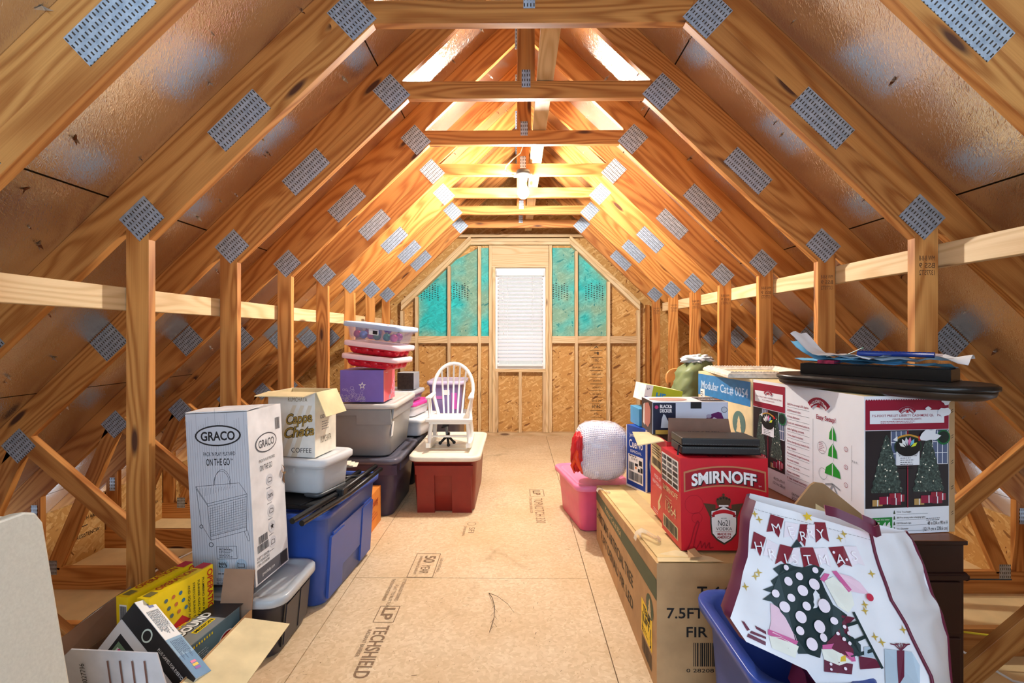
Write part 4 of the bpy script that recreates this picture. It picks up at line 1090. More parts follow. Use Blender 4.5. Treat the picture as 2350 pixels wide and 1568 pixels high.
tree = lambda b, f, x, y, w, h, m, z: b.poly(f, [(x - w / 2, y), (x - w * .28, y + h * .36), (x - w * .38, y + h * .36), (x - w * .18, y + h * .68), (x - w * .25, y + h * .68), (x, y + h), (x + w * .25, y + h * .68), (x + w * .18, y + h * .68), (x + w * .38, y + h * .36), (x + w * .28, y + h * .36), (x + w / 2, y)][::-1], m, z)
tree(b, f, 1.222, .222, .05, .065, card(226, 200, 150), .0016)
b.rect(f, 1.10, .10, .155, .13, M(246, 204, 24, .5, var=0)); b.text(f, 'TEAM', 1.178, .19, .028, INK(), w=.10, bold=.03); b.text(f, 'LIFT', 1.178, .155, .028, INK(), w=.09, bold=.03); b.line(f, [(1.115, .18), (1.125, .14), (1.115, .115), (1.13, .105)], .008, INK()); b.line(f, [(1.24, .18), (1.23, .14), (1.24, .115), (1.225, .105)], .008, INK()); b.lines(f, 1.12, .125, .1, 2, .01, INK(), h=.004)
b.barcode(f, 1.11, .03, .14, .06, INK())
f = F((x0, y0, 0), (1, 0, 0), (0, 0, 1))
b.text(f, 'T-64', .20, .337, .044, INK(), w=.115, bold=.012); b.text(f, '7.5FT DENALI', .035, .266, .038, INK(), w=.345, al='l', bold=.012); b.text(f, 'FIR LED', .105, .199, .038, INK(), w=.19, al='l', bold=.012)
b.barcode(f, .13, .095, .165, .083, INK(), n=40); b.text(f, '0 28208 06845', .195, .074, .013, INK(), w=.18)
b.obj('carton_body', t, bevel=.004, fixn=False)
tp = lambda x, y, z=.003: V((x, y, zn + (y - y0) / LEN * ((zl + (zr_ - zl) * (x - x0) / (x1 - x0)) - zn) + z))
b = B(); TAPE = M(214, 186, 130, .3, var=.04)
for xa, xb in ((.64, .70),):
    b.grid([[tp(xa, y0 + LEN * i / 12, .002), tp(xb, y0 + LEN * i / 12, .002)] for i in range(13)], TAPE)
b.obj('tape', t)
b = B(); CLR = M(226, 214, 190, .15, var=0, alpha=.55)
for k, (ax, ay, L_, W_, bend) in enumerate(((.53, 1.98, .16, .04, .05), (.56, 2.02, .13, .05, .03), (.545, 1.9, .10, .045, -.04), (.52, 2.85, .12, .05, .02))):
    b = B(); b.grid([[tp(ax + L_ * .6 * i / 6 - .05, ay + W_ * j + .05 * math.sin(i), .006 + bend * .5 * abs(math.sin(i * .55)) ) for j in range(2)] for i in range(7)], CLR); b.obj('torn_tape', t)
b = B()
b.face([tp(.505, 1.76, .004), tp(.74, 1.76, .004), tp(.71, 1.80, .008), tp(.60, 1.86, .012), tp(.52, 1.83, .006)], CREAM); b.face([tp(.62, 1.78, .012), tp(.67, 1.78, .016), tp(.66, 1.83, .03), tp(.63, 1.82, .025)], KRAFT); b.obj('torn_board', t)
flap('top_flap', t, [tp(.515, 1.80), tp(.635, 1.80), tp(.635, 3.0), tp(.515, 3.0)], card(222, 196, 140), th=.003)

w_, d_, h_ = .330, .245, .342
RD = M(202, 22, 40, .4, var=.02); RDD = M(160, 12, 32, .4, var=0); CO = M(186, 118, 80, .5, var=0); WH = M(244, 240, 240, .4, var=0); DB = M(84, 58, 36, .5, var=0)
b = B(); b.box(-w_ / 2, w_ / 2, -d_ / 2, d_ / 2, 0, h_, RD); Q = fronts(w_, d_, h_); f = Q['front']
arc = lambda x0, x1, y, k, n=12: [(x0 + (x1 - x0) * i / n, y + k * (1 - ((i / n) * 2 - 1) ** 2)) for i in range(n + 1)]
b.poly(f, arc(.012, .322, .215, .022) + arc(.322, .012, .292, .022), CO, z=.001); b.poly(f, arc(.018, .316, .221, .022) + arc(.316, .018, .286, .022), RDD, z=.0014)
b.text(f, 'SMIRNOFF', .166, .250, .044, INK(), w=.246, bold=.05, z=.0018, arc=.014); b.text(f, 'SMIRNOFF', .163, .253, .044, WH, w=.244, bold=.035, z=.0022, arc=.014); b.text(f, 'TM', .298, .235, .006, WH)
sh = [(.115, .145), (.115, .10), (.118, .065), (.135, .045), (.16, .03), (.185, .045), (.202, .065), (.205, .10), (.205, .145), (.185, .148), (.16, .162), (.135, .148)]
k = lambda P_, s, cx=.16, cy=.10: [(cx + (x - cx) * s, cy + (y - cy) * s) for x, y in P_]
b.poly(f, [(.085, .175), (.13, .17), (.13, .13), (.11, .12), (.102, .14)], DB, z=.0012); b.poly(f, [(.235, .175), (.218, .14), (.21, .12), (.19, .13), (.19, .17)], DB, z=.0012)
b.poly(f, k(sh, 1.13), DB, z=.0015); b.poly(f, k(sh, 1.07), INK(), z=.0018); b.poly(f, k(sh, 1.02), WH, z=.0021)
b.poly(f, arc(.118, .202, .128, .010) + arc(.202, .118, .140, .012), RD, z=.0024); b.poly(f, [(.112, .132), (.126, .136), (.126, .125), (.112, .122), (.117, .127)], RDD, z=.0026); b.poly(f, [(.208, .132), (.203, .127), (.208, .122), (.194, .125), (.194, .136)], RDD, z=.0026)
b.poly(f, [(.138, .165), (.182, .165), (.188, .185), (.175, .198), (.16, .203), (.145, .198), (.132, .185)], DB, z=.0024)
for i in range(5): b.disc(f, .138 + i * .011, .190 + .006 * (1 - abs(i - 2) / 2), .004, M(40, 28, 20, .5, var=0), z=.0028, n=10)
b.rect(f, .142, .163, .036, .006, WH, z=.0027); b.disc(f, .16, .207, .005, DB, z=.0027, n=10)
b.text(f, 'RECIPE', .16, .117, .005, INK(), w=.02, z=.0026); b.text(f, 'No21', .16, .092, .022, INK(), w=.044, z=.0026); b.text(f, 'VODKA', .16, .075, .012, INK(), w=.06, z=.0026)
b.rect(f, .128, .0695, .064, .0012, RDD, z=.0026); b.text(f, 'MADE IN', .16, .057, .0095, RDD, w=.05, z=.0026, bold=.02); b.text(f, 'AMERICA', .16, .045, .0095, RDD, w=.055, z=.0026, bold=.02)
sc_ = [(.02, .0), (.035, .03), (.05, .085), (.062, .11), (.068, .10), (.055, .06), (.045, .015), (.055, .005), (.065, .02), (.072, .035), (.075, .01), (.088, .03), (.09, .008), (.105, .03), (.106, .008), (.12, .012)]
b.line(f, sc_, .0045, RDD, z=.0011); b.line(f, [(.21, .012), (.24, .03), (.27, .02), (.30, .045)], .0035, RDD, z=.0011)
for cx, cy, R in ((.05, .17, .035), (.27, .17, .04), (.28, .10, .03), (.06, .12, .02)): b.ring(f, cx, cy, R, .0012, RDD, z=.001)
f = Q['left']
b.rect(f, .01, .21, .215, .115, WHITE()); r_ = random.Random(8)
for i in range(5):
    for j in range(3): b.rect(f, .016 + j * .07, .215 + i * .022, .06, .016, M(*((40, 40, 42), (90, 90, 94), (70, 56, 40))[r_.randrange(3)], .6, var=0), z=.0014) if r_.random() < .6 else b.barcode(f, .016 + j * .07, .215 + i * .022, .06, .016, INK(), n=14)
b.text(f, 'SMIRNOFF', .12, .175, .022, CREAM, w=.19, bold=.01); b.text(f, '1864', .125, .095, .042, CREAM, w=.13, bold=.0); b.lines(f, .06, .15, .12, 2, .012, CREAM, h=.003)
b.rect(f, .02, .02, .19, .05, CREAM); b.barcode(f, .03, .024, .17, .042, INK(), z=.002)
b.text(Q['top'], 'No21', .165, .02, .03, INK(), w=.09)
tag(b.obj('vodka_carton', loc=(.785, 1.9765, .459), rot=(-.045, 0, 0), bevel=.002, seg=1), 'bright red vodka carton on the tree carton, leather case on its top', 'cardboard box')
# leather case
t = thing('leather_case', 'black stitched leather case lying on the red vodka carton', 'case', (.793, 1.985, .8085), (-2.5, 0, -4))
LE = M(34, 31, 30, .42, var=.06, bump=.1, scale=90); ST = M(150, 146, 140, .6, var=0)
for z0, z1, nm in ((0, .030, 'case_base'), (.033, .062, 'case_lid')):
    b = B(); b.box(-.147, .147, -.085, .085, z0, z1, LE)
    f = F((-.147, -.0855, z0), (1, 0, 0), (0, 0, 1))
    for i in range(46): b.rect(f, .006 + i * .0062, (z1 - z0) - .006 if nm == 'case_base' else .006, .003, .0008, ST, z=.0002)
    if nm == 'case_lid': b.ring(F((-.147, -.085, z1), (1, 0, 0), (0, 1, 0)), .147, .085, .05, .001, M(60, 56, 54, .5, var=0), ry=.03)
    b.obj(nm, t, bevel=.004)
b = B(); b.tube([(-.149, -.05, .03), (-.153, -.055, .01), (-.158, -.06, -.03), (-.156, -.06, -.07)], .0035, BLACK, 6); b.obj('strap', t)
# second red carton with open flaps
w_, d_, h_ = .31, .25, .372
t = thing('spirits_carton', 'red carton with opened flaps standing behind the red vodka carton', 'cardboard box', (.808, 2.272, .436))
b = B(); openbox(b, w_, d_, h_, M(206, 60, 62, .45, var=.02), KRAFTD); f = fronts(w_, d_, h_)['left']
b.rect(f, .01, .21, .225, .12, CREAM); b.barcode(f, .03, .225, .19, .035, INK(), z=.0014); b.lines(f, .03, .31, .18, 4, .012, INK(), h=.005); b.text(f, 'MADE OF', .12, .17, .018, WH, w=.1); b.text(f, 'NEW ZEALAND', .12, .14, .018, WH, w=.16)
b.poly(f, [(.13, .03), (.17, .06), (.15, .075), (.19, .125), (.175, .125), (.125, .07)], CREAM); b.lines(f, .05, .02, .12, 2, .01, WH, h=.003); b.obj('carton_body', t, fixn=True)
flap('flap', t, [(-.15, -.127, h_), (.13, -.127, h_), (.118, -.11, h_ + .098), (-.142, -.11, h_ + .102)], card(134, 102, 86), pr=lambda b: b.text(F((-.15, -.1275, h_), (1, 0, 0), (0, .17, .985)), 'BROKENSHED.COM', .155, .035, .011, INK(), w=.135, z=.0045, bold=.02))
flap('flap', t, [(-.156, .09, h_), (-.156, -.10, h_), (-.27, -.09, h_ - .022), (-.25, .10, h_ + .0)], CREAM)
# iron carton
w_, d_, h_ = .352, .19, .15
b = B(); NV = M(18, 26, 54, .4, var=.03); MG = M(96, 20, 92, .35, var=.04); LG = M(206, 210, 224, .5, var=.02, scale=6)
b.box(-w_ / 2, w_ / 2, -d_ / 2, d_ / 2, 0, h_, LG, {5: M(40, 36, 44, .4, var=0), 1: WBOX}); Q = fronts(w_, d_, h_); f = Q['front']
b.rect(f, .004, 0, .105, h_ - .004, NV); b.text(f, 'BLACK&', .064, .122, .016, WH, w=.056, bold=.03); b.text(f, 'DECKER', .064, .102, .016, WH, w=.056, bold=.03)
b.poly(f, [(.016, .118), (.024, .118), (.03, .126), (.024, .134), (.016, .134), (.011, .126)], M(200, 50, 110, .5, var=0)); b.poly(f, [(.04, .03), (.075, .03), (.074, .06), (.06, .09), (.052, .095), (.044, .07)], M(196, 206, 220, .5, var=0), z=.0014); b.rect(f, .015, .0, .09, .02, M(206, 166, 70, .5, var=0), z=.0014)
b.rect(f, .178, h_ - .03, .05, .03, BLACK, z=.0012)
body = [(.225, .0), (.235, .045), (.25, .075), (.275, .095), (.305, .105), (.32, .10), (.332, .07), (.338, .0)]
b.poly(f, body[::-1], MG, z=.0012); b.poly(f, [(.265, .045), (.268, .065), (.285, .08), (.298, .075), (.295, .05), (.28, .05)][::-1], LG, z=.0016); b.disc(f, .262, .085, .012, M(170, 164, 190, .4, var=0), z=.0018, ry=.009); b.poly(f, [(.225, .04), (.24, .055), (.26, .05), (.24, .04)], M(210, 204, 220, .4, var=0), z=.0018)
b.disc(f, .333, .115, .014, M(190, 196, 206, .4, var=0), z=.0018); b.ring(f, .333, .115, .014, .002, g4, z=.002)
for i in range(7): b.line(f, [(.12 + i * .009, .02 + .012 * (i % 3)), (.15 + i * .008, .075 - .006 * (i % 4))], .0012, M(184, 188, 206, .5, var=0))
f = Q['top']; b.disc(f, .10, .09, .09, M(190, 150, 140, .5, var=0), ry=.06); b.rect(f, .24, .02, .11, .15, M(46, 42, 44, .5, var=0)); b.text(f, 'DECKER', .29, .08, .022, WH, w=.08, bold=.03); b.disc(f, .335, .09, .012, M(214, 110, 60, .5, var=0), z=.0014)
f = Q['left']; b.poly(f, [(.06, .03), (.12, .02), (.16, .05), (.17, .11), (.13, .14), (.07, .13)], M(190, 120, 110, .5, var=0)); b.poly(f, [(.03, .03), (.06, .02), (.06, .13), (.04, .12)], WH)
tag(b.obj('iron_carton', loc=(.806, 2.385, .812), bevel=.0015, seg=1), 'clothes iron carton with a purple iron pictured, on the opened red carton', 'cardboard box')
# blue tequila carton and two small game boxes
w_, d_, h_ = .27, .20, .372
b = B(); BLU = M(24, 66, 160, .4, var=.02); b.box(-w_ / 2, w_ / 2, -d_ / 2, d_ / 2, 0, h_, BLU); Q = fronts(w_, d_, h_); f = Q['left']
for x in (0, d_ - .007): b.rect(f, x, 0, .007, h_, WH)
b.rect(f, 0, 0, d_, .012, WH); b.text(f, 'Jose', .065, .31, .022, WH, w=.06, rot=.1); b.text(f, 'Cuervo', .10, .245, .05, WH, w=.135, bold=.015, rot=.05); b.text(f, 'ESPECIAL', .10, .215, .016, WH, w=.11)
b.rect(f, .13, .31, .06, .045, M(16, 40, 110, .5, var=0)); b.text(f, 'REP-M-13', .16, .335, .012, WH, w=.05); b.lines(f, .135, .322, .05, 2, .008, WH, h=.003)
b.rect(f, .02, .04, .15, .16, WH); b.text(f, '87410', .085, .17, .016, INK(), w=.06); b.lines(f, .03, .19, .12, 1, .01, INK(), h=.006); b.barcode(f, .03, .05, .13, .05, INK(), z=.002); b.barcode(f, .03, .11, .05, .045, INK(), n=18, z=.002)
for p in ((.13, .15, .03, .03), (.12, .11, .02, .02), (.145, .11, .02, .03), (.09, .14, .03, .016)): b.rect(f, *p, INK(), z=.0018)
b.disc(f, .10, .13, .008, M(236, 130, 40, .5, var=0), z=.0022)
f = Q['front']; b.rect(f, 0, 0, .006, h_, WH); b.rect(f, 0, 0, w_, .012, WH); b.ring(f, .09, .17, .07, .012, M(170, 190, 220, .5, var=0), ry=.11)
tag(b.obj('tequila_carton', loc=(.838, 2.985, .352), rot=(0, 0, .378), bevel=.002, seg=1), 'royal blue tequila carton between the quilt bag and the red cartons', 'cardboard box')
b = B(); b.box(-.10, .10, -.09, .09, 0, .105, M(66, 150, 200, .4, var=.03)); f = F((-.1, -.09, 0), (1, 0, 0), (0, 0, 1))
b.rect(f, .06, .01, .14, .08, REDP); b.text(f, 'HEDBANZ', .12, .072, .018, M(120, 160, 220, .5, var=0), w=.10, bold=.03, z=.0018)
r_ = random.Random(3)
for i in range(9): b.disc(f, .075 + .012 * i, .035 + .02 * (i % 2), .008, M(*((230, 200, 160), (90, 50, 30), (240, 220, 60))[i % 3], .5, var=0), z=.0018, n=12)
tag(b.obj('game_box', loc=(.825, 3.03, .7265), rot=(0, 0, .06), bevel=.0015, seg=1), 'light blue and red card game box on the blue tequila carton', 'game box')
b = B(); b.box(-.115, .115, -.09, .09, 0, .10, M(176, 190, 30, .4, var=.03), {5: WBOX, 1: M(222, 214, 150, .5, var=.15, scale=30)}); f = F((-.115, -.09, 0), (1, 0, 0), (0, 0, 1))
b.rect(f, 0, 0, .045, .1, WH); b.rect(f, .006, .0, .034, .03, M(90, 50, 150, .5, var=0), z=.0012); b.text(f, '6+', .02, .07, .016, INK(), w=.02, rot=.2); b.text(f, 'HE', .10, .02, .045, M(40, 140, 200, .5, var=0), w=.06, bold=.04)
tag(b.obj('game_box', loc=(.86, 3.045, .857), rot=(0, .20, .1), bevel=.0015, seg=1), 'lime green game box lying tilted on the light blue game box', 'game box')

# bagged quilt
QM, qq = newmat('quilt_check')
tc = qq.n('ShaderNodeTexCoord'); mp = qq.n('ShaderNodeMapping'); mp.inputs['Scale'].default_value = (1, 1, 1); qq.l(tc.outputs['Object'], mp.inputs['Vector'])
w1 = qq.n('ShaderNodeTexWave', i_Scale=26.0, i_Distortion=1.5, bands_direction='X'); w2 = qq.n('ShaderNodeTexWave', i_Scale=30.0, i_Distortion=1.0, bands_direction='Z')
qq.l(mp.outputs[0], w1.inputs['Vector']); qq.l(mp.outputs[0], w2.inputs['Vector'])
ck = qq.math('MULTIPLY', w1.outputs['Fac'], w2.outputs['Fac'])
qq.l(qq.ramp(ck, [(0.1, srgb(234, 234, 244)), (0.9, srgb(172, 178, 222))]), qq.b.inputs['Base Color']); qq.b.inputs['Roughness'].default_value = .3
qq.b.inputs['Coat Weight'].default_value = .5; qq.bump(ck, .5, .01)
t = thing('quilt_bag', 'clear plastic bag stuffed with a checked quilt, red tie, beside the blue carton', 'bag', (.53, 3.19, .345), (0, 4, 0))
def blob(b, c, r, m, amp=.02, fr=6, n=22, p=2.6, seed=0):
    rows = []
    for i in range(n + 1):
        th = math.pi * min(max(i / n, .01), .99); row = []
        for j in range(2 * n):
            ph = 2 * math.pi * j / (2 * n); d = V((math.sin(th) * math.cos(ph), math.sin(th) * math.sin(ph), -math.cos(th)))
            s = sum(abs(q) ** p for q in d) ** (-1 / p); q = d * s; w = 1 + amp * (noise.noise(d * fr + V((seed, 0, 0))) + .6 * noise.noise(d * fr * 2.3 + V((seed, 3, 0)))) * 3
            row.append(V((c[0] + q.x * r[0] * w, c[1] + q.y * r[1] * w, c[2] + q.z * r[2] * w)))
        rows.append(row)
    b.grid(rows, m, cv=True)
b = B(); blob(b, (0, 0, .185), (.165, .18, .172), QM, .02, 3, p=3.2); b.obj('quilt', t)
b = B(); blob(b, (.005, 0, .188), (.172, .187, .178), M(236, 238, 250, .08, var=0, alpha=.2), .022, 7, seed=4, p=3.0); b.obj('plastic_bag', t)
b = B(); blob(b, (-.155, -.075, .18), (.04, .075, .12), M(196, 22, 30, .5, var=.05), .05, 6, seed=2); 
b.tube([(-.16, -.13, .22), (-.175, -.145, .16), (-.15, -.15, .11), (-.125, -.14, .06)], [.012, .016, .012, .005], M(232, 70, 30, .4, var=.05)); b.tube([(-.17, -.14, .16), (-.19, -.12, .10), (-.17, -.1, .05)], [.014, .011, .004], M(232, 70, 30, .4, var=.05)); b.obj('red_tie', t)

# chair with a rolled green sleeping bag
t = thing('wooden_chair', 'wooden chair behind the cartons, holding the green sleeping bag', 'chair', (1.36, 3.66, 0))
OAK = M(196, 132, 70, .4, var=.08, scale=20)
b = B(); shell(b, [(.20, .20, .05, .43), (.21, .21, .05, .437), (.21, .21, .05, .455), (.20, .20, .05, .462)], OAK, top=True); b.obj('seat', t)
for sx in (-1, 1):
    for sy in (-1, 1):
        b = B(); b.tube([(sx * .18, sy * .18, 0), (sx * .16, sy * .16, .435)], [.014, .02], OAK, 10); b.obj('leg', t)
    b = B(); b.tube([(sx * .15, .17, .455), (sx * .165, .205, .90)], [.016, .013], OAK, 10); b.obj('back_post', t)
b = B(); shell(b, [(.185, .075, .07, -.012), (.19, .08, .075, -.004), (.19, .08, .075, .01), (.185, .075, .07, .016)], OAK, top=True); b.obj('back_rail', t, loc=(0, .215, .93), rot=(math.radians(82), 0, 0))
for x in (-.06, 0, .06):
    b = B(); b.tube([(x, .18, .455), (x, .205, .88)], .008, OAK, 8); b.obj('spindle', t)
t = thing('sleeping_bag', 'rolled olive green sleeping bag slumped upright on the wooden chair', 'sleeping bag', (1.235, 3.55, .465))
b = B(); rows = []; GRN = M(112, 124, 82, .45, var=.08, scale=7)
for i in range(30):
    z = i / 29; cx = -.04 + .10 * z + .01 * math.sin(9 * z); row = []
    for j in range(40):
        a = 2 * math.pi * j / 40; w = .022 * noise.noise(V((math.cos(a) * 1.5, math.sin(a) * 1.5, z * 11))) + .014 * noise.noise(V((math.cos(a) * 3, math.sin(a) * 3, z * 24))) + .004 * math.sin(z * 40 + 3 * math.cos(a))
        e = (1 - (2 * z - 1) ** 8) ** .5 if 0 < z < 1 else .25
        row.append(V((cx + (.135 + w) * math.cos(a) * max(e, .3), (.115 + w) * math.sin(a) * max(e, .3) + .04 * z, z * .64 + .035 * math.cos(a) * (z - .2))))
    rows.append(row)
vs = b.grid(rows, GRN, cv=True); b.cap(vs[0][::-1], GRN); b.cap(vs[-1], GRN); b.obj('bag_body', t)
b = B(); blob(b, (.075, .04, .628), (.105, .09, .034), M(206, 210, 212, .5, var=.05), .16, 4, seed=9, p=2.0); b.obj('lining', t)
b = B(); blob(b, (0, 0, .04), (.05, .05, .04), M(70, 196, 176, .5, var=.1), .03, 5); tag(b.obj('teal_cloth', loc=(1.275, 3.12, .825)), 'scrap of teal striped cloth beside the blue banded carton', 'cloth')
# what carries the teal cloth
b = B(); b.box(-.06, .06, -.06, .06, 0, .81, KRAFT); tag(b.obj('tall_carton', loc=(1.275, 3.12, .0), bevel=.003), 'narrow tall brown carton behind the blue banded carton', 'cardboard box')
# ---------------------------------------------------------------- dresser with the tree cartons, table top, frames
t = thing('dresser', 'dark mahogany dresser under the white tree cartons', 'dresser', (0, 0, 0))
MH = M(44, 18, 12, .35, var=.12, scale=6); MH_LIT = M(150, 82, 34, .35, var=.1, scale=5)
b = B(); b.box(.985, 1.525, 1.69, 2.95, .05, .56, MH); b.obj('carcass', t, bevel=.004)
b = B(); b.box(.980, 1.530, 1.68, 2.96, .56, .576, MH, {1: MH_LIT}); b.obj('top', t, bevel=.003)  # upper face coloured orange-brown: bulb shine on the dark wood, put into the colour
b = B(); b.tube([(.985, 1.688, .452), (1.527, 1.688, .452)], .013, MH, 10); b.box(.98, 1.532, 1.675, 1.70, .444, .460, MH); b.obj('moulding', t, bevel=.002)
b = B(); b.box(.978, 1.533, 1.678, 2.96, 0, .055, MH); b.obj('plinth', t, bevel=.006)
for z0, z1 in ((.07, .245), (.26, .435)):
    b = B(); b.box(1.0, 1.51, 1.682, 1.70, z0, z1, MH); o = b.obj('drawer', t, bevel=.004)
    b = B(); b.ball((1.255, 1.67, (z0 + z1) / 2), .014, M(110, 84, 40, .3, .8, var=0), 8); b.obj('knob', o)

MAR = M(150, 20, 50, .4, var=.02); SNOW = M(238, 238, 242, .4, var=.01); NIGHT = M(34, 24, 28, .4, var=.08); WIN = M(90, 100, 130, .4, var=0)
FIR, qf = newmat('printed_fir')
tc = qf.n('ShaderNodeTexCoord'); nz = qf.n('ShaderNodeTexNoise', i_Scale=150.0, i_Detail=4.0); vo = qf.n('ShaderNodeTexVoronoi', i_Scale=62.0)
qf.l(tc.outputs['Object'], nz.inputs['Vector']); qf.l(tc.outputs['Object'], vo.inputs['Vector'])
cl = qf.ramp(nz.outputs[0], [(.35, srgb(20, 34, 30)), (.6, srgb(66, 84, 76)), (.75, srgb(110, 122, 112))])
cl = qf.mix(qf.math('LESS_THAN', vo.outputs['Distance'], .16), cl, srgb(252, 244, 220)); qf.l(cl, qf.b.inputs['Base Color']); qf.b.inputs['Roughness'].default_value = .45
def conifer(b, f, x, y, w, h, z):
    L_ = []; Rr = []
    r_ = random.Random(int(x * 1000))
    for i in range(17):
        k = i / 16; ww = w / 2 * (1 - k) ** .85 * (1.06 if i % 2 else .94) + .003
        L_.append((x - ww, y + h * k)); Rr.append((x + ww, y + h * k))
    b.poly(f, Rr + L_[::-1], FIR, z=z)
def photo(b, f, x, y, w, h, lab=True):
    b.rect(f, x, y, w, h, NIGHT, z=.001)
    for s in (0, 1):
        xx = x + s * w / 2
        b.rect(f, xx + w * .30, y + h * .55, w * .19, h * .44, WIN, z=.0012)
        for i in range(4): b.rect(f, xx + w * (.30 + .06 * i), y + h * .55, .0025, h * .44, SNOW, z=.0014)
        for i in range(3): b.rect(f, xx + w * .30, y + h * (.55 + .145 * i), w * .19, .0025, SNOW, z=.0014)
        conifer(b, f, xx + w * .25, y + h * .20, w * .36, h * .74, .0018)
        for gx, gy, gw, gh, c in ((.08, .03, .12, .08, (190, 150, 90)), (.16, .05, .2, .1, (150, 20, 60)), (.30, .04, .12, .09, (130, 16, 50)), (.28, .13, .14, .06, (150, 30, 50)), (.38, .08, .08, .09, (160, 40, 60))):
            b.rect(f, xx + w * gx, y + h * gy, w * gw, h * gh, M(*c, .4, var=0), z=.002 + gx * .001)
            b.rect(f, xx + w * (gx + gw * .45), y + h * gy, w * .012, h * gh, SNOW, z=.0024 + gx * .001)
    b.rect(f, x + w * .492, y, .004, h, MAR, z=.003)
    cx = x + w * .5
    b.poly(f, [(cx - .045 + .09 * i / 10, y + h * .88 + .012 * (1 - (i / 5 - 1) ** 2)) for i in range(11)] + [(cx + .045 - .09 * i / 10, y + h * .905 + .012 * (1 - (i / 5 - 1) ** 2)) for i in range(11)], M(206, 150, 60, .5, var=0), z=.0034)
    b.poly(f, [(cx - .058, y + h * .88), (cx - .04, y + h * .86), (cx - .04, y + h * .93)], SNOW, z=.0036); b.poly(f, [(cx + .058, y + h * .88), (cx + .04, y + h * .93), (cx + .04, y + h * .86)], REDP, z=.0036)
    b.disc(f, cx, y + h * .79, .052, M(30, 60, 40, .5, var=0), z=.0034, ry=.038); b.disc(f, cx, y + h * .79, .048, M(18, 16, 18, .5, var=0), z=.0037, ry=.034)
    for i, c in enumerate(((236, 236, 230), (240, 240, 240), (214, 214, 220), (232, 120, 170), (120, 190, 220), (222, 230, 60))):
        a = math.radians(150 - i * 24); b.poly(f, [(cx + .012 * math.cos(a), y + h * .765 + .01 * math.sin(a)), (cx + .03 * math.cos(a + .22), y + h * .765 + .028 * math.sin(a + .2)), (cx + .04 * math.cos(a), y + h * .765 + .042 * math.sin(a)), (cx + .03 * math.cos(a - .22), y + h * .765 + .028 * math.sin(a - .2))][::-1], M(*c, .4, var=0), z=.004)
    b.rect(f, cx - .044, y + h * .55, .088, h * .18, SNOW, z=.0036); b.text(f, 'Choose Your Light Color', cx, y + h * .69, .007, INK(), w=.078, z=.004); b.text(f, '8-Function Controller', cx, y + h * .665, .007, INK(), w=.07, z=.004); b.lines(f, cx - .03, y + h * .64, .06, 6, .0075, INK(), h=.0022, z=.004)
    b.disc(f, x + w * .93, y + h * .90, .026, M(30, 110, 60, .5, var=0), z=.0034); b.disc(f, x + w * .93, y + h * .905, .021, M(24, 40, 34, .5, var=0), z=.0037)
def logo(b, f, x, y, s, z=.0034):
    A = lambda R, a0, a1, n=10: [(x + R * math.sin(math.radians(a0 + (a1 - a0) * i / n)), y - s * .9 + R * math.cos(math.radians(a0 + (a1 - a0) * i / n))) for i in range(n + 1)]
    for q, c, dz in ((1.06, SNOW, 0), (1.0, MAR, .0004)): b.poly(f, (A(s * (1.15 + q * .12), -48 * q, 48 * q) + A(s * (1.1 - q * .28), 48 * q, -48 * q))[::-1], c, z=z + dz)
    b.text(f, 'HOLIDAY TIME', x, y + s * .04, s * .2, SNOW, w=s * 1.35, z=z + .001, arc=s * .36, bold=.03)
    b.poly(f, [(x - s * .18, y - s * .22), (x + s * .18, y - s * .22), (x, y)], REDP, z=z + .001)
def torn(b, f, x, y, s, z, seed):
    r_ = random.Random(seed); b.poly(f, [(x + s * (.6 + .55 * r_.random()) * math.cos(a), y + s * .7 * (.5 + .6 * r_.random()) * math.sin(a)) for a in [i * .4833 for i in range(13)]], SNOW, z=z)
w_, d_, h_ = .346, .655, .482; yaw = math.radians(6.2)
def at(nx, ny, w, d): u = V((math.cos(yaw), math.sin(yaw))); v = V((-u.y, u.x)); c = V((nx, ny)) + u * w / 2 + v * d / 2; return (c.x, c.y)
cx, cy = at(1.206, 1.718, w_, d_)
b = B(); b.box(-w_ / 2, w_ / 2, -d_ / 2, d_ / 2, 0, h_, SNOW, {1: CREAM, 3: KRAFT, 0: KRAFT}); Q = fronts(w_, d_, h_); f = Q['front']
b.rect(f, w_ - .022, 0, .022, h_, KRAFT, z=.0006); W0 = w_ - .024
b.rect(f, .004, h_ - .118, W0 - .004, .104, MAR, z=.0012)
for i in range(34): b.rect(f, .006 + i * .0094, h_ - .015, .005, .004, MAR, z=.0012)
b.rect(f, .018, h_ - .098, W0 - .034, .050, MAR, z=.0014); b.rect(f, .020, h_ - .096, W0 - .038, .046, SNOW, z=.0018)
logo(b, f, .16, h_ - .05, .036); b.text(f, '7.5-FOOT PRE-LIT LIBERTY CASHMERE QL    PINE', .165, h_ - .072, .0085, MAR, w=.275, z=.0024, bold=.01); b.text(f, 'COLOR-CHANGING LIGHTS', .16, h_ - .083, .006, MAR, w=.11, z=.0024, bold=.01); b.lines(f, .06, h_ - .089, .2, 2, .005, MAR, h=.0018, z=.0024)
photo(b, f, .004, .092, W0 - .004, h_ - .212)
torn(b, f, .245, h_ - .14, .04, .0046, 2); torn(b, f, .30, h_ - .06, .028, .0046, 5); torn(b, f, .24, h_ - .045, .012, .0046, 6); torn(b, f, .31, h_ - .02, .02, .0046, 9)
for i, s_ in enumerate(('7.5 ft  Tree height', '300 Pre-strung color-changing lights', '1059 Branch tips', '4 ft  Diameter')):
    yy = .074 - i * .0195; tree(b, f, .113, yy - .003, .008, .013, GN, .0016); b.text(f, s_, .122, yy, .006, INK(), w=(.055, .11, .055, .045)[i], al='l'); b.rect(f, .122, yy - .006, .12, .0008, g4)
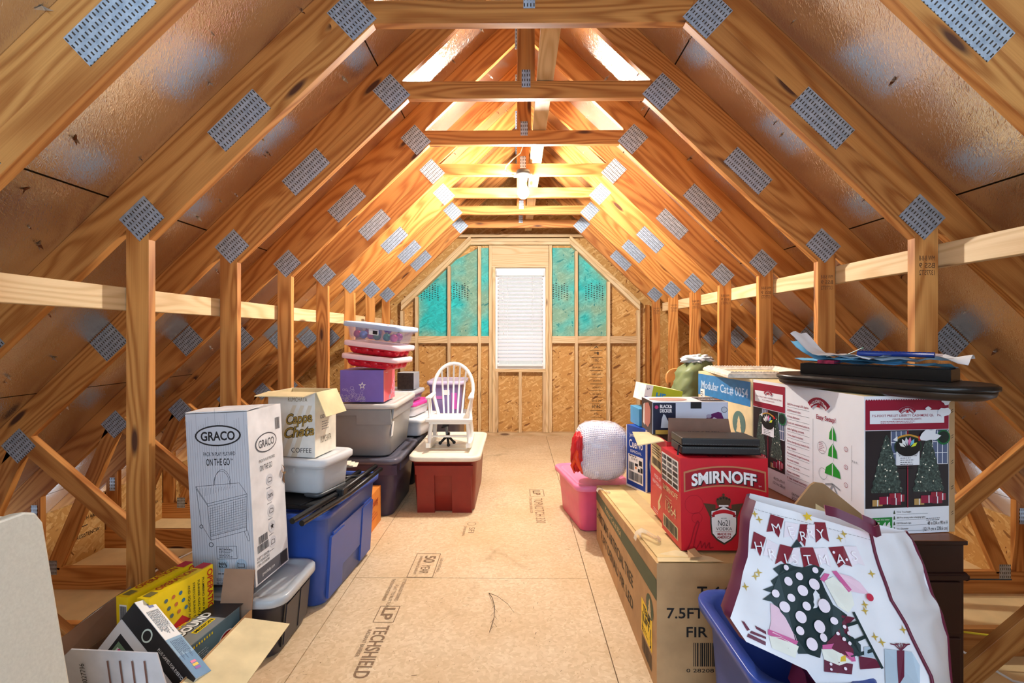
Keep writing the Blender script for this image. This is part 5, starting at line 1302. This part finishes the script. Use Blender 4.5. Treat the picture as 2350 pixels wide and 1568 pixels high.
b.text(f, '48 in DIA x 90 in H', .318, .028, .0135, INK(), w=.078, al='r'); b.text(f, '(121.9 cm x 228.6 cm)', .318, .008, .0135, INK(), w=.096, al='r'); b.lines(f, .235, .05, .08, 2, .006, INK(), h=.002)
GT = M(40, 140, 60, .45, var=0); b.rect(f, .03, .004, .075, .056, GT, z=.0014); b.text(f, 'Match this letter', .067, .05, .006, WH, w=.055, z=.002); b.text(f, 'T-44', .067, .02, .024, WH, w=.062, z=.002, bold=.03); b.text(f, 'Changing', .07, .008, .008, WH, w=.06, z=.002)
for i in range(5):
    for k in range(2): b.line(f, [(w_ - .014, .06 + i * .09 + k * .008), (w_ - .006, .066 + i * .09 + k * .008)], .0016, INK())
f = Q['left']                                              # x runs from the far edge to the near edge
PX = .235
b.rect(f, .002, h_ - .125, PX - .002, .112, MAR, z=.0012); b.rect(f, .016, h_ - .10, PX - .03, .052, SNOW, z=.0016); logo(b, f, .12, h_ - .052, .034); b.text(f, '7.5-FOOT PRE-LIT LIBERTY CASHMERE QUICK SET PINE', .118, h_ - .078, .007, MAR, w=.19, z=.0024); b.text(f, 'COLOR-CHANGING LIGHTS', .118, h_ - .09, .0055, MAR, w=.09, z=.0024)
photo(b, f, .002, .092, PX - .002, h_ - .22)
b.lines(f, .02, .07, .1, 3, .012, MAR, h=.0035); b.text(f, '48 in DIA x 90 in H', .195, .05, .013, INK(), w=.075); b.text(f, '(121.9 cm x 228.6 cm)', .195, .03, .013, INK(), w=.085)
logo(b, f, .44, h_ - .055, .065)
for i, s_ in enumerate(('300 Pre-strung LED lights', '1059 Branch tips', '4 Foot diameter', 'Quick set automated pole to', 'pole lighting system', 'Tree stand included', 'Extra sturdy top branch for', 'tree topper', 'Pre-attached hinged branches', 'for easy setup', 'Indoor use only', 'Flame retardant', '2 Year limited warranty')):
    yy = h_ - .085 - i * .0262; b.text(f, s_, .25, yy, .0085, MAR, w=min(.135, .0052 * len(s_)), al='l', bold=.01); b.rect(f, .25, yy - .009, .135, .0009, g4)
b.text(f, 'CAUTION', .28, .02, .010, INK(), w=.045, al='l'); b.lines(f, .28, .01, .11, 2, .006, INK(), h=.002)
b.rect(f, .405, .0, .001, h_ - .12, g4)
b.text(f, 'Easy Setup!', .475, h_ - .115, .018, MAR, w=.10, bold=.02)
GR2 = M(40, 150, 50, .45, var=0)
for i, (yy, ww, hh) in enumerate(((.30, .036, .052), (.235, .046, .052), (.165, .08, .05))):
    b.poly(f, [(.51 - ww / 2, yy), (.51 + ww / 2, yy), (.51 + ww * .42, yy + hh * .5), (.51, yy + hh), (.51 - ww * .42, yy + hh * .5)], GR2, z=.0014); b.rect(f, .508, yy - .01, .004, hh + .006, SNOW, z=.0018)
for i, q in enumerate(('3', '2', '1')): b.ring(f, .575, .28 - i * .065, .009, .0015, MAR); b.text(f, q, .575, .275 - i * .065, .009, MAR)
b.ring(f, .455, .26, .024, .0012, g4); b.lines(f, .44, .275, .03, 5, .007, MAR, h=.002); b.ring(f, .46, .16, .022, .0012, g4)
for a in (200, 250, 300, 340): b.line(f, [(.51, .135), (.51 + .04 * math.cos(math.radians(a)), .135 + .035 * math.sin(math.radians(a)))], .006, M(150, 152, 156, .5, var=0))
b.rect(f, .60, .10, .001, .2, g4); b.text(f, '7.5 ft', .615, .24, .008, g4, w=.024)
for i, s_ in enumerate(('1 Insert bottom section into', 'tree stand.', '2 Insert middle section into', 'bottom section.', '3 Insert pre-shaped treetop into')): b.text(f, s_, .42, .08 - i * .0185, .0095, MAR, w=min(.18, .0062 * len(s_)), al='l', bold=.01)
tag(b.obj('tree_carton', loc=(cx, cy, .578), rot=(0, 0, yaw), bevel=.003, seg=1), 'white and maroon tree carton with lit trees pictured, on the dark dresser', 'cardboard box')
w2, d2 = .328, .54; nx, ny = 1.206 - math.sin(yaw) * .667, 1.718 + math.cos(yaw) * .667; cx2, cy2 = at(nx, ny, w2, d2)
b = B(); b.box(-w2 / 2, w2 / 2, -d2 / 2, d2 / 2, 0, h_, CREAM); f = fronts(w2, d2, h_)['left']
b.rect(f, .0, h_ - .135, d2 - .01, .12, M(52, 126, 186, .45, var=.06, scale=30)); b.text(f, 'Modular Cat.# 0054', .51, h_ - .095, .045, M(190, 214, 240, .5, var=0), w=.47, al='r', bold=.015); b.disc(f, .43, .25, .058, M(96, 128, 122, .5, var=0), ry=.062); tree(b, f, .43, .205, .05, .085, CREAM, .0016); b.text(f, 'ARTIFICIAL TREE', .40, .115, .05, g4, w=.5, al='r', bold=.01); b.rect(f, .03, h_ - .2, .05, .1, WHITE(), z=.002); b.lines(f, .035, h_ - .12, .035, 6, .012, INK(), h=.005, z=.0024)
tag(b.obj('tree_carton', loc=(cx2, cy2, .578), rot=(0, 0, yaw), bevel=.003), 'cream tree carton with a blue band, directly behind the maroon tree carton', 'cardboard box')

# table top, shadow box, papers, picture frame
TT = M(30, 27, 26, .3, var=.05); TTB = M(58, 44, 34, .35, var=.06)
t = thing('table_top', 'loose black oval table top lying on the maroon tree carton', 'table top', (1.345, 1.87, 1.063), math.degrees(math.atan2(-.89, .45)))
def stad(a, w, n=14): return [V((a * (1 if i <= n else -1) + w * math.cos(math.radians(-90 + 180 * (i if i <= n else i - n - 1) / n) + (0 if i <= n else math.pi)), w * math.sin(math.radians(-90 + 180 * (i if i <= n else i - n - 1) / n) + (0 if i <= n else math.pi)), 0)) for i in range(2 * n + 2)]
def oval(b, secs, m):
    vs = b.grid([[p + V((0, 0, z)) for p in stad(a, w)] for a, w, z in secs], m, cv=True); b.cap(vs[0][::-1], m); b.cap(vs[-1], m)
b = B(); oval(b, [(.20, .125, 0), (.20, .146, .012), (.20, .150, .024), (.20, .150, .028)], TTB); b.obj('underside', t)
b = B(); oval(b, [(.20, .150, .0285), (.20, .158, .033), (.20, .158, .043), (.20, .148, .05)], TT); b.obj('top_board', t)
dd = math.atan2(-.8, .6)
b = B(); BK2 = M(22, 21, 22, .3, var=0)
b.box(-.24, .24, -.055, .062, 0, .042, BK2); b.box(-.23, .23, -.045, .052, .0422, .044, M(60, 60, 64, .3, var=0))
tag(b.obj('shadow_box', loc=(1.372, 1.905, 1.1135), rot=(0, 0, dd), bevel=.002, seg=1), 'flat black frame box on the table top beneath loose papers', 'frame')
PP = M(232, 238, 244, .6, var=.03); PB = M(130, 196, 226, .6, var=.05); r_ = random.Random(21)
def sheet(name, label, cx, cy, z, L_, W_, rot, m, amp, curl, seed, nx_=16):
    b = B(); P_ = [[V(((i / nx_ - .5) * L_, (j / 6 - .5) * W_, amp * noise.noise(V((i * .35, j * .3, seed))) + curl * max(0, (.35 - i / nx_)) ** 2 * 8)) for j in range(7)] for i in range(nx_ + 1)]
    lo = min(p.z for r in P_ for p in r); P_ = [[p - V((0, 0, lo)) for p in r] for r in P_]
    b.grid(P_, m); b.grid([[p + V((0, 0, -.0012)) for p in r] for r in P_], m)
    return tag(b.obj(name, loc=(cx, cy, z), rot=(0, 0, rot)), label, 'papers')
sheet('loose_paper', 'pale blue sheet, lowest of the papers on the black frame box', 1.365, 1.915, 1.159, .50, .115, dd, PB, .018, .01, 1)
sheet('loose_paper', 'crumpled white sheet sticking out to the right under the notebook', 1.42, 1.855, 1.172, .42, .13, dd + .05, PP, .026, .0, 5)
o = sheet('loose_paper', 'curled white and blue sheet rising at the left of the paper pile', 1.315, 1.985, 1.182, .36, .13, dd - .08, PP, .022, .09, 3)
sheet('loose_paper', 'wavy sky blue sheet just below the curled white one', 1.32, 1.975, 1.170, .38, .125, dd - .05, PB, .02, .075, 8)
b = B(); b.box(-.03, .03, -.03, .035, 0, .014, M(150, 40, 70, .4, var=.3, scale=60)); tag(b.obj('photo_packet', loc=(1.262, 2.0, 1.1585), rot=(0, 0, dd)), 'small dark red photo packet at the left end of the frame box', 'packet')
t = thing('spiral_notebook', 'spiral notebook with a blue binding on top of the paper pile', 'notebook', (1.415, 1.835, 1.197), math.degrees(dd))
b = B(); b.box(-.115, .115, -.045, .05, 0, .009, M(232, 206, 196, .6, var=0)); b.obj('pages', t)
b = B(); b.tube([(-.115, -.048, .006), (.115, -.048, .006)], .009, M(20, 50, 130, .35, var=0), 12); b.obj('spine', t)
b = B()
for i in range(20): b.box(-.112 + i * .0115, -.105 + i * .0115, -.052, -.036, .0125, .0165, M(20, 50, 130, .35, var=0))
b.obj('binding_comb', t)
b = B(); b.box(-.03, .03, -.02, .02, 0, .001, M(70, 150, 130, .5, var=0)); b.box(-.024, .024, -.014, .014, .001, .0014, PP); b.obj('stamp_card', t, loc=(-.14, .0, .012), rot=(0, -.5, .4))
t = thing('picture_frame', 'ornate gilt and white picture frame lying on the cream tree carton', 'picture frame', (1.285, 2.655, 1.0625), -8)
FRM = M(222, 212, 196, .45, var=.12, scale=40); hw, hd = .212, .26
for k in range(4):
    b = B(); a = k * math.pi / 2; L_, D_ = (hw, hd) if k % 2 == 0 else (hd, hw)
    Rm = Matrix.Rotation(a, 3, 'Z'); rows = []
    for s, gx in ((-1, 0), (1, 0)):
        rows.append([Rm @ V((s * (L_ - q), -D_ + q, z)) for q, z in ((0, 0), (0, .012), (.006, .020), (.014, .022), (.02, .028), (.034, .028), (.042, .020), (.056, .012), (.058, .004), (.058, 0))])
    b.grid(rows, FRM, smooth=False)
    for i in range(26): x = -L_ + .03 + (2 * L_ - .06) * i / 25; b.ball(Rm @ V((x, -D_ + .027, .028)), (.006, .006, .0035), FRM, 4)
    b.obj('moulding', t)
b = B(); b.box(-hw + .05, hw - .05, -hd + .05, hd - .05, .004, .008, M(206, 192, 150, .6, var=.15, scale=5)); b.poly(F((-.1, -.1, .0085), (1, 0, 0), (0, 1, 0)), [(0, .05), (.14, .02), (.2, .12), (.12, .18), (.03, .15)], M(226, 214, 190, .6, var=.1)); b.obj('picture', t)

# blue tub, Christmas gift sack, brown board
T = Tote('storage_tub', 'open royal blue tub in the lower right corner holding the gift sack', .125, .215, .425, (.735, 1.405, 0), 0, M(58, 84, 168, .3, var=.02), taper=.84, r=.08, lip=.028)
T.done()
b = B(); BRN = card(150, 118, 84)
P_ = [(.92, .0), (1.22, .0), (1.22, .60), (1.19, .645), (1.03, .775), (1.0, .78), (.985, .77), (.93, .70), (.92, .66)]
for y in (1.655, 1.665): b.face([V((x, y, z)) for x, z in (P_ if y < 1.66 else P_[::-1])], BRN)
for (xa, za), (xb, zb) in zip(P_, P_[1:] + P_[:1]): b.face([V((xa, 1.655, za)), V((xa, 1.665, za)), V((xb, 1.665, zb)), V((xb, 1.655, zb))], BRN)
b.rect(F((1.0, 1.655, .7), (1, 0, -.6), (0, 0, 1)), .0, -.02, .05, .03, CREAM)
tag(b.obj('brown_board', fixn=False), 'brown cardboard sheet standing between the gift sack and the dresser', 'cardboard')
BR_ = [((-0.075,0.304),(0.22,0.216)),((-0.108,0.247),(0.216,0.17)),((-0.136,0.154),(0.216,0.104)),((-0.173,0.078),(0.216,0.052)),((-0.213,0.009),(0.236,-0.005)),((-0.184,-0.043),(0.244,-0.06)),((-0.051,-0.102),(0.249,-0.113)),((-0.009,-0.167),(0.237,-0.166)),((-0.032,-0.251),(0.209,-0.25))]
BPOLY = [(1,[(-0.044,0.267),(-0.01,0.255),(-0.04,0.204),(-0.049,0.221),(-0.069,0.219)]),(2,[(-0.009,0.247),(0.026,0.239),(-0.0,0.196),(-0.005,0.208),(-0.026,0.204)]),(1,[(0.029,0.239),(0.051,0.239),(0.027,0.181),(0.02,0.196),(0.005,0.185)]),(2,[(0.049,0.237),(0.07,0.239),(0.06,0.2),(0.048,0.208),(0.032,0.196)]),(1,[(0.07,0.245),(0.101,0.244),(0.095,0.193),(0.081,0.206),(0.06,0.191)]),(1,[(-0.104,0.22),(-0.075,0.204),(-0.103,0.156),(-0.108,0.175),(-0.124,0.175)]),(2,[(-0.073,0.2),(-0.045,0.185),(-0.072,0.143),(-0.078,0.158),(-0.094,0.158)]),(1,[(-0.04,0.187),(-0.005,0.179),(-0.038,0.134),(-0.049,0.145),(-0.068,0.136)]),(2,[(-0.005,0.179),(0.013,0.177),(-0.006,0.133),(-0.015,0.144),(-0.033,0.136)]),(1,[(0.012,0.179),(0.048,0.179),(0.053,0.129),(0.03,0.138),(0.009,0.129)]),(2,[(0.049,0.177),(0.084,0.178),(0.085,0.129),(0.069,0.14),(0.053,0.135)]),(1,[(0.089,0.179),(0.129,0.182),(0.139,0.131),(0.12,0.138),(0.105,0.129)]),(2,[(0.13,0.182),(0.167,0.182),(0.175,0.133),(0.157,0.14),(0.14,0.131)]),(3,[(-0.101,0.044),(-0.081,0.033),(-0.06,-0.03),(-0.059,-0.046),(-0.125,-0.02),(-0.112,0.003)]),(4,[(-0.126,-0.015),(-0.117,-0.018),(-0.057,-0.041),(-0.063,-0.049),(-0.13,-0.027)]),(5,[(-0.128,-0.03),(-0.098,-0.033),(-0.058,-0.052),(-0.073,-0.077),(-0.127,-0.056)]),(6,[(-0.053,0.136),(-0.029,0.138),(-0.018,0.132),(0.005,0.129),(0.039,0.136),(0.064,0.125),(0.046,0.107),(0.052,0.075),(0.061,0.041),(0.076,0.027),(0.088,0.017),(0.067,0.0),(0.067,-0.023),(0.087,-0.032),(0.1,-0.048),(0.094,-0.07),(0.069,-0.074),(0.034,-0.042),(0.0,-0.055),(-0.01,-0.077),(-0.041,-0.068),(-0.063,-0.068),(-0.063,-0.026),(-0.072,0.01),(-0.097,0.047),(-0.119,0.052),(-0.091,0.068),(-0.113,0.075),(-0.083,0.085),(-0.088,0.096),(-0.064,0.11),(-0.076,0.125)]),(6,[(-0.014,0.177),(0.01,0.2),(0.02,0.181)]),(3,[(0.086,0.118),(0.13,0.108),(0.149,0.093),(0.164,0.069),(0.159,0.065),(0.118,0.072)]),(5,[(0.055,0.097),(0.082,0.107),(0.118,0.072),(0.115,0.041),(0.093,0.022),(0.071,0.037),(0.064,0.068)]),(4,[(0.082,0.12),(0.095,0.121),(0.121,0.076),(0.111,0.069)]),(4,[(0.061,0.115),(0.074,0.113),(0.056,0.093),(0.044,0.1)]),(7,[(0.073,0.017),(0.107,0.011),(0.08,-0.006),(0.077,-0.083),(0.01,-0.049),(0.053,-0.019)]),(4,[(0.004,-0.049),(0.041,-0.045),(0.075,-0.067),(0.077,-0.083),(0.065,-0.084),(0.037,-0.058),(0.001,-0.058)]),(5,[(-0.002,-0.058),(0.037,-0.058),(0.066,-0.083),(0.033,-0.092),(0.0,-0.08)]),(7,[(0.0,-0.08),(0.067,-0.089),(0.056,-0.11),(-0.008,-0.105)]),(8,[(0.009,-0.071),(0.028,-0.079),(0.055,-0.07),(0.051,-0.083),(0.028,-0.085),(0.006,-0.086)]),(8,[(0.025,-0.083),(0.032,-0.083),(0.027,-0.108),(0.021,-0.108)]),(7,[(0.088,-0.072),(0.126,-0.078),(0.142,-0.096),(0.082,-0.1)]),(9,[(0.106,-0.053),(0.129,-0.051),(0.124,-0.075),(0.1,-0.073)]),(7,[(-0.188,0.003),(-0.181,0.001),(-0.17,-0.017),(-0.178,-0.019)]),(7,[(-0.176,-0.025),(-0.139,-0.043),(-0.141,-0.051),(-0.181,-0.032)]),(7,[(-0.156,-0.007),(-0.133,-0.02),(-0.134,-0.027),(-0.154,-0.015)]),(7,[(-0.167,-0.019),(-0.136,-0.032),(-0.137,-0.037),(-0.172,-0.024)]),(7,[(-0.086,-0.055),(-0.068,-0.06),(-0.07,-0.068),(-0.084,-0.065)]),(9,[(0.16,-0.057),(0.225,-0.063),(0.232,-0.091),(0.217,-0.137),(0.13,-0.137)]),(7,[(0.189,-0.06),(0.207,-0.06),(0.179,-0.137),(0.163,-0.137)])]
BDOT = [((-0.042,0.128),0.0069),((-0.012,0.107),0.0095),((0.036,0.122),0.0077),((-0.044,0.095),0.0107),((0.022,0.088),0.0138),((-0.013,0.073),0.0129),((-0.084,0.066),0.0095),((-0.048,0.056),0.0095),((0.033,0.038),0.0163),((-0.07,0.035),0.0129),((-0.014,0.037),0.0103),((-0.036,0.012),0.0138),((0.048,0.004),0.0086),((0.007,-0.009),0.0146),((-0.048,-0.018),0.0099),((0.01,-0.033),0.0095),((-0.026,-0.047),0.0142),((0.097,0.166),0.0034),((0.106,0.144),0.0034),((0.127,0.148),0.0034),((0.068,-0.009),0.0043),((0.075,-0.023),0.0043),((0.059,-0.036),0.0043),((0.048,-0.024),0.0039),((0.071,-0.045),0.0043),((0.012,-0.089),0.0034),((0.042,-0.098),0.0034),((0.009,-0.1),0.003)]
BSTAR = [(-0.08,0.252),(0.144,0.214),(0.127,0.202),(0.187,0.114),(0.138,0.027),(0.144,0.041),(0.222,-0.015),(0.16,-0.043),(0.146,-0.031),(-0.115,0.116),(-0.125,0.107),(-0.158,0.082),(-0.09,0.267)]
BLET = [('M',(-0.042,0.229),0),('E',(-0.002,0.22),2),('R',(0.028,0.208),0),('R',(0.05,0.214),2),('Y',(0.077,0.214),0),('H',(-0.103,0.181),0),('R',(-0.071,0.162),2),('I',(-0.037,0.151),0),('S',(-0.014,0.149),2),('T',(0.023,0.148),0),('M',(0.065,0.148),2),('A',(0.111,0.15),0),('S',(0.15,0.157),2)]
BLAD = [[(0.106,0.024),(0.122,-0.038),(0.138,-0.098)],[(0.078,-0.006),(0.113,0.002)],[(0.083,-0.042),(0.121,-0.03)],[(0.083,-0.07),(0.13,-0.059)]]
BTOP = ((0.054,0.259),(0.162,0.058))
BBOW = [[(0.198,-0.06),(0.188,-0.048),(0.179,-0.046),(0.195,-0.048)],[(0.198,-0.06),(0.195,-0.048),(0.191,-0.046),(0.2,-0.046)],[(0.198,-0.06),(0.203,-0.048),(0.203,-0.046),(0.204,-0.044)],[(0.198,-0.06),(0.21,-0.048),(0.215,-0.046),(0.207,-0.046)],[(0.198,-0.06),(0.218,-0.048),(0.227,-0.046),(0.21,-0.048)]]
BHP = [(0.113,0.278),(0.133,0.268),(0.158,0.252),(0.182,0.238),(0.211,0.214),(0.239,0.222),(0.239,0.238),(0.212,0.252)]
t = thing('gift_sack', 'big white printed Christmas storage sack slumped in the blue tub', 'bag', (.77, 1.28, .53))
SK = M(234, 232, 236, .35, var=.01); CM = {1: M(128, 22, 42, .45, var=0), 2: M(236, 224, 231, .45, var=0), 3: M(238, 200, 216, .45, var=0), 4: M(206, 96, 150, .45, var=0), 5: M(236, 234, 222, .45, var=.03), 6: M(22, 44, 46, .45, var=0), 7: M(100, 20, 50, .45, var=0), 8: M(222, 182, 40, .45, var=0), 9: M(176, 192, 206, .45, var=0)}
pu, pv, pn = V((1, 0, 0)), V((0, .5, .866)), V((0, -.866, .5))
def wr(x, y):
    return .010 * noise.noise(V((x * 9, y * 7, 1))) + .006 * noise.noise(V((x * 22, y * 16, 4))) + .012 * math.cos(min(1.5, abs(x - .03) / .3 * 1.2)) - .01
class Sk:
    def __call__(s, x, y, z=0.0): return pu * x + pv * y + pn * (wr(x, y) + z)
sk = Sk(); NB = 26
def rowpts(i):
    k = i * (len(BR_) - 1) / 40; a = min(int(k), len(BR_) - 2); w = k - a
    return [tuple(BR_[a][e][c] * (1 - w) + BR_[a + 1][e][c] * w for c in (0, 1)) for e in (0, 1)]
b = B(); rows = []
for i in range(41):
    l, r = rowpts(i); rows.append([sk(l[0] + (r[0] - l[0]) * j / NB, l[1] + (r[1] - l[1]) * j / NB) for j in range(NB + 1)])
b.grid(rows[::-1], SK)
for c, P_ in BPOLY:
    cx = sum(p[0] for p in P_) / len(P_); cy = sum(p[1] for p in P_) / len(P_)
    b.poly(sk, P_ if sum(P_[i - 1][0] * P_[i][1] - P_[i][0] * P_[i - 1][1] for i in range(len(P_))) > 0 else P_[::-1], CM[c], z=.0035 + .0006 * (c in (4, 8, 5)))
for (x, y), r in BDOT: b.disc(sk, x, y, r, M(240, 226, 236, .45, var=0), z=.009, n=18)
for (x, y) in BSTAR: star(b, sk, x, y, .011, M(196, 164, 70, .4, var=0), z=.0032, k=.28, n=4)
for s_, (x, y), c in BLET: b.text(sk, s_, x, y - .012, .025, SK if c == 0 else M(250, 244, 248, .4, var=0), z=.0085)
for P_ in BLAD: b.line(sk, P_, .007, CM[6], z=.0046)
star(b, sk, BTOP[0][0], BTOP[0][1], .014, CM[8], z=.009, k=.45); b.disc(sk, BTOP[1][0], BTOP[1][1], .009, M(196, 40, 70, .4, var=0), z=.008)
for P_ in BBOW: b.line(sk, P_, .0025, CM[7], z=.0046)
for i in range(9): b.line(sk, [(-.10 + i * .0, .0), (-.10, .0)], .001, SK)
hem = [rowpts(2)[0], rowpts(2)[1]]
for i in range(30): a = i / 30; b.line(sk, [(hem[0][0] + (hem[1][0] - hem[0][0]) * a, hem[0][1] + (hem[1][1] - hem[0][1]) * a), (hem[0][0] + (hem[1][0] - hem[0][0]) * (a + .024), hem[0][1] + (hem[1][1] - hem[0][1]) * (a + .024))], .0008, g4, z=.003)
b.obj('front_panel', t)
SIDE = [(1.131, 1.44, .703), (1.157, 1.44, .663), (1.176, 1.43, .60), (1.190, 1.42, .53), (1.216, 1.42, .476), (1.233, 1.42, .412), (1.236, 1.41, .277), (1.235, 1.40, .15), (1.23, 1.39, .04)]
O_ = V((.77, 1.28, .53)); b = B(); rows = []
for i in range(41):
    k = i * (len(SIDE) - 1) / 40; a = min(int(k), len(SIDE) - 2); q = V(SIDE[a]).lerp(V(SIDE[a + 1]), k - a) - O_; p = sk(*rowpts(i)[1])
    rows.append([p.lerp(q, j / 8) + V((.0, -1, .2)) * (.012 * math.sin(math.pi * j / 8) + .010 * noise.noise(V((i * .2, j * .5, 7)))) for j in range(9)])
b.grid(rows[::-1], SK); b.obj('side_panel', t)
b = B(); rows = []
for i in range(41):
    p = sk(*rowpts(i)[0]); rows.append([p, p + V((-.008, .02, 0)), p + V((.0, .06, .0)), V((p.x + .03, max(.12, p.y + .1), p.z - .01))])
b.grid(rows, M(92, 22, 60, .5, var=0)); b.obj('gusset', t)
b = B(); rows = []
for i in range(41):
    l = V((rowpts(i)[0][0] + .03, max(.12, sk(*rowpts(i)[0]).y + .1), sk(*rowpts(i)[0]).z - .01)); k = i * (len(SIDE) - 1) / 40; a = min(int(k), len(SIDE) - 2); q = V(SIDE[a]).lerp(V(SIDE[a + 1]), k - a) - O_
    rows.append([l.lerp(q, j / 6) for j in range(7)])
b.grid(rows, SK); b.obj('back_panel', t)
b = B(); b.tube([sk(*rowpts(i)[1], .003) for i in range(41)], .0042, CM[7], 6); b.tube([V(SIDE[i]) - O_ for i in range(len(SIDE))], .0042, CM[7], 6); b.obj('piping', t)
b = B(); HP = [sk(q[0], q[1], d) for q, d in zip(BHP, (.004, .018, .026, .03, .034, .018, .006, .003))]
hp = []
for i in range(25):
    k = i / 24 * (len(HP) - 1); a = min(int(k), len(HP) - 2); w = k - a; w = w
    hp.append(HP[a].lerp(HP[a + 1], w))
b.grid([[p + V((0, .004, .013)), p + V((0, -.004, -.013))] for p in hp], CM[7]); b.grid([[p + V((0, .007, .013)), p + V((0, -.001, -.013))] for p in hp], M(214, 130, 130, .5, var=0)); b.obj('handle', t)
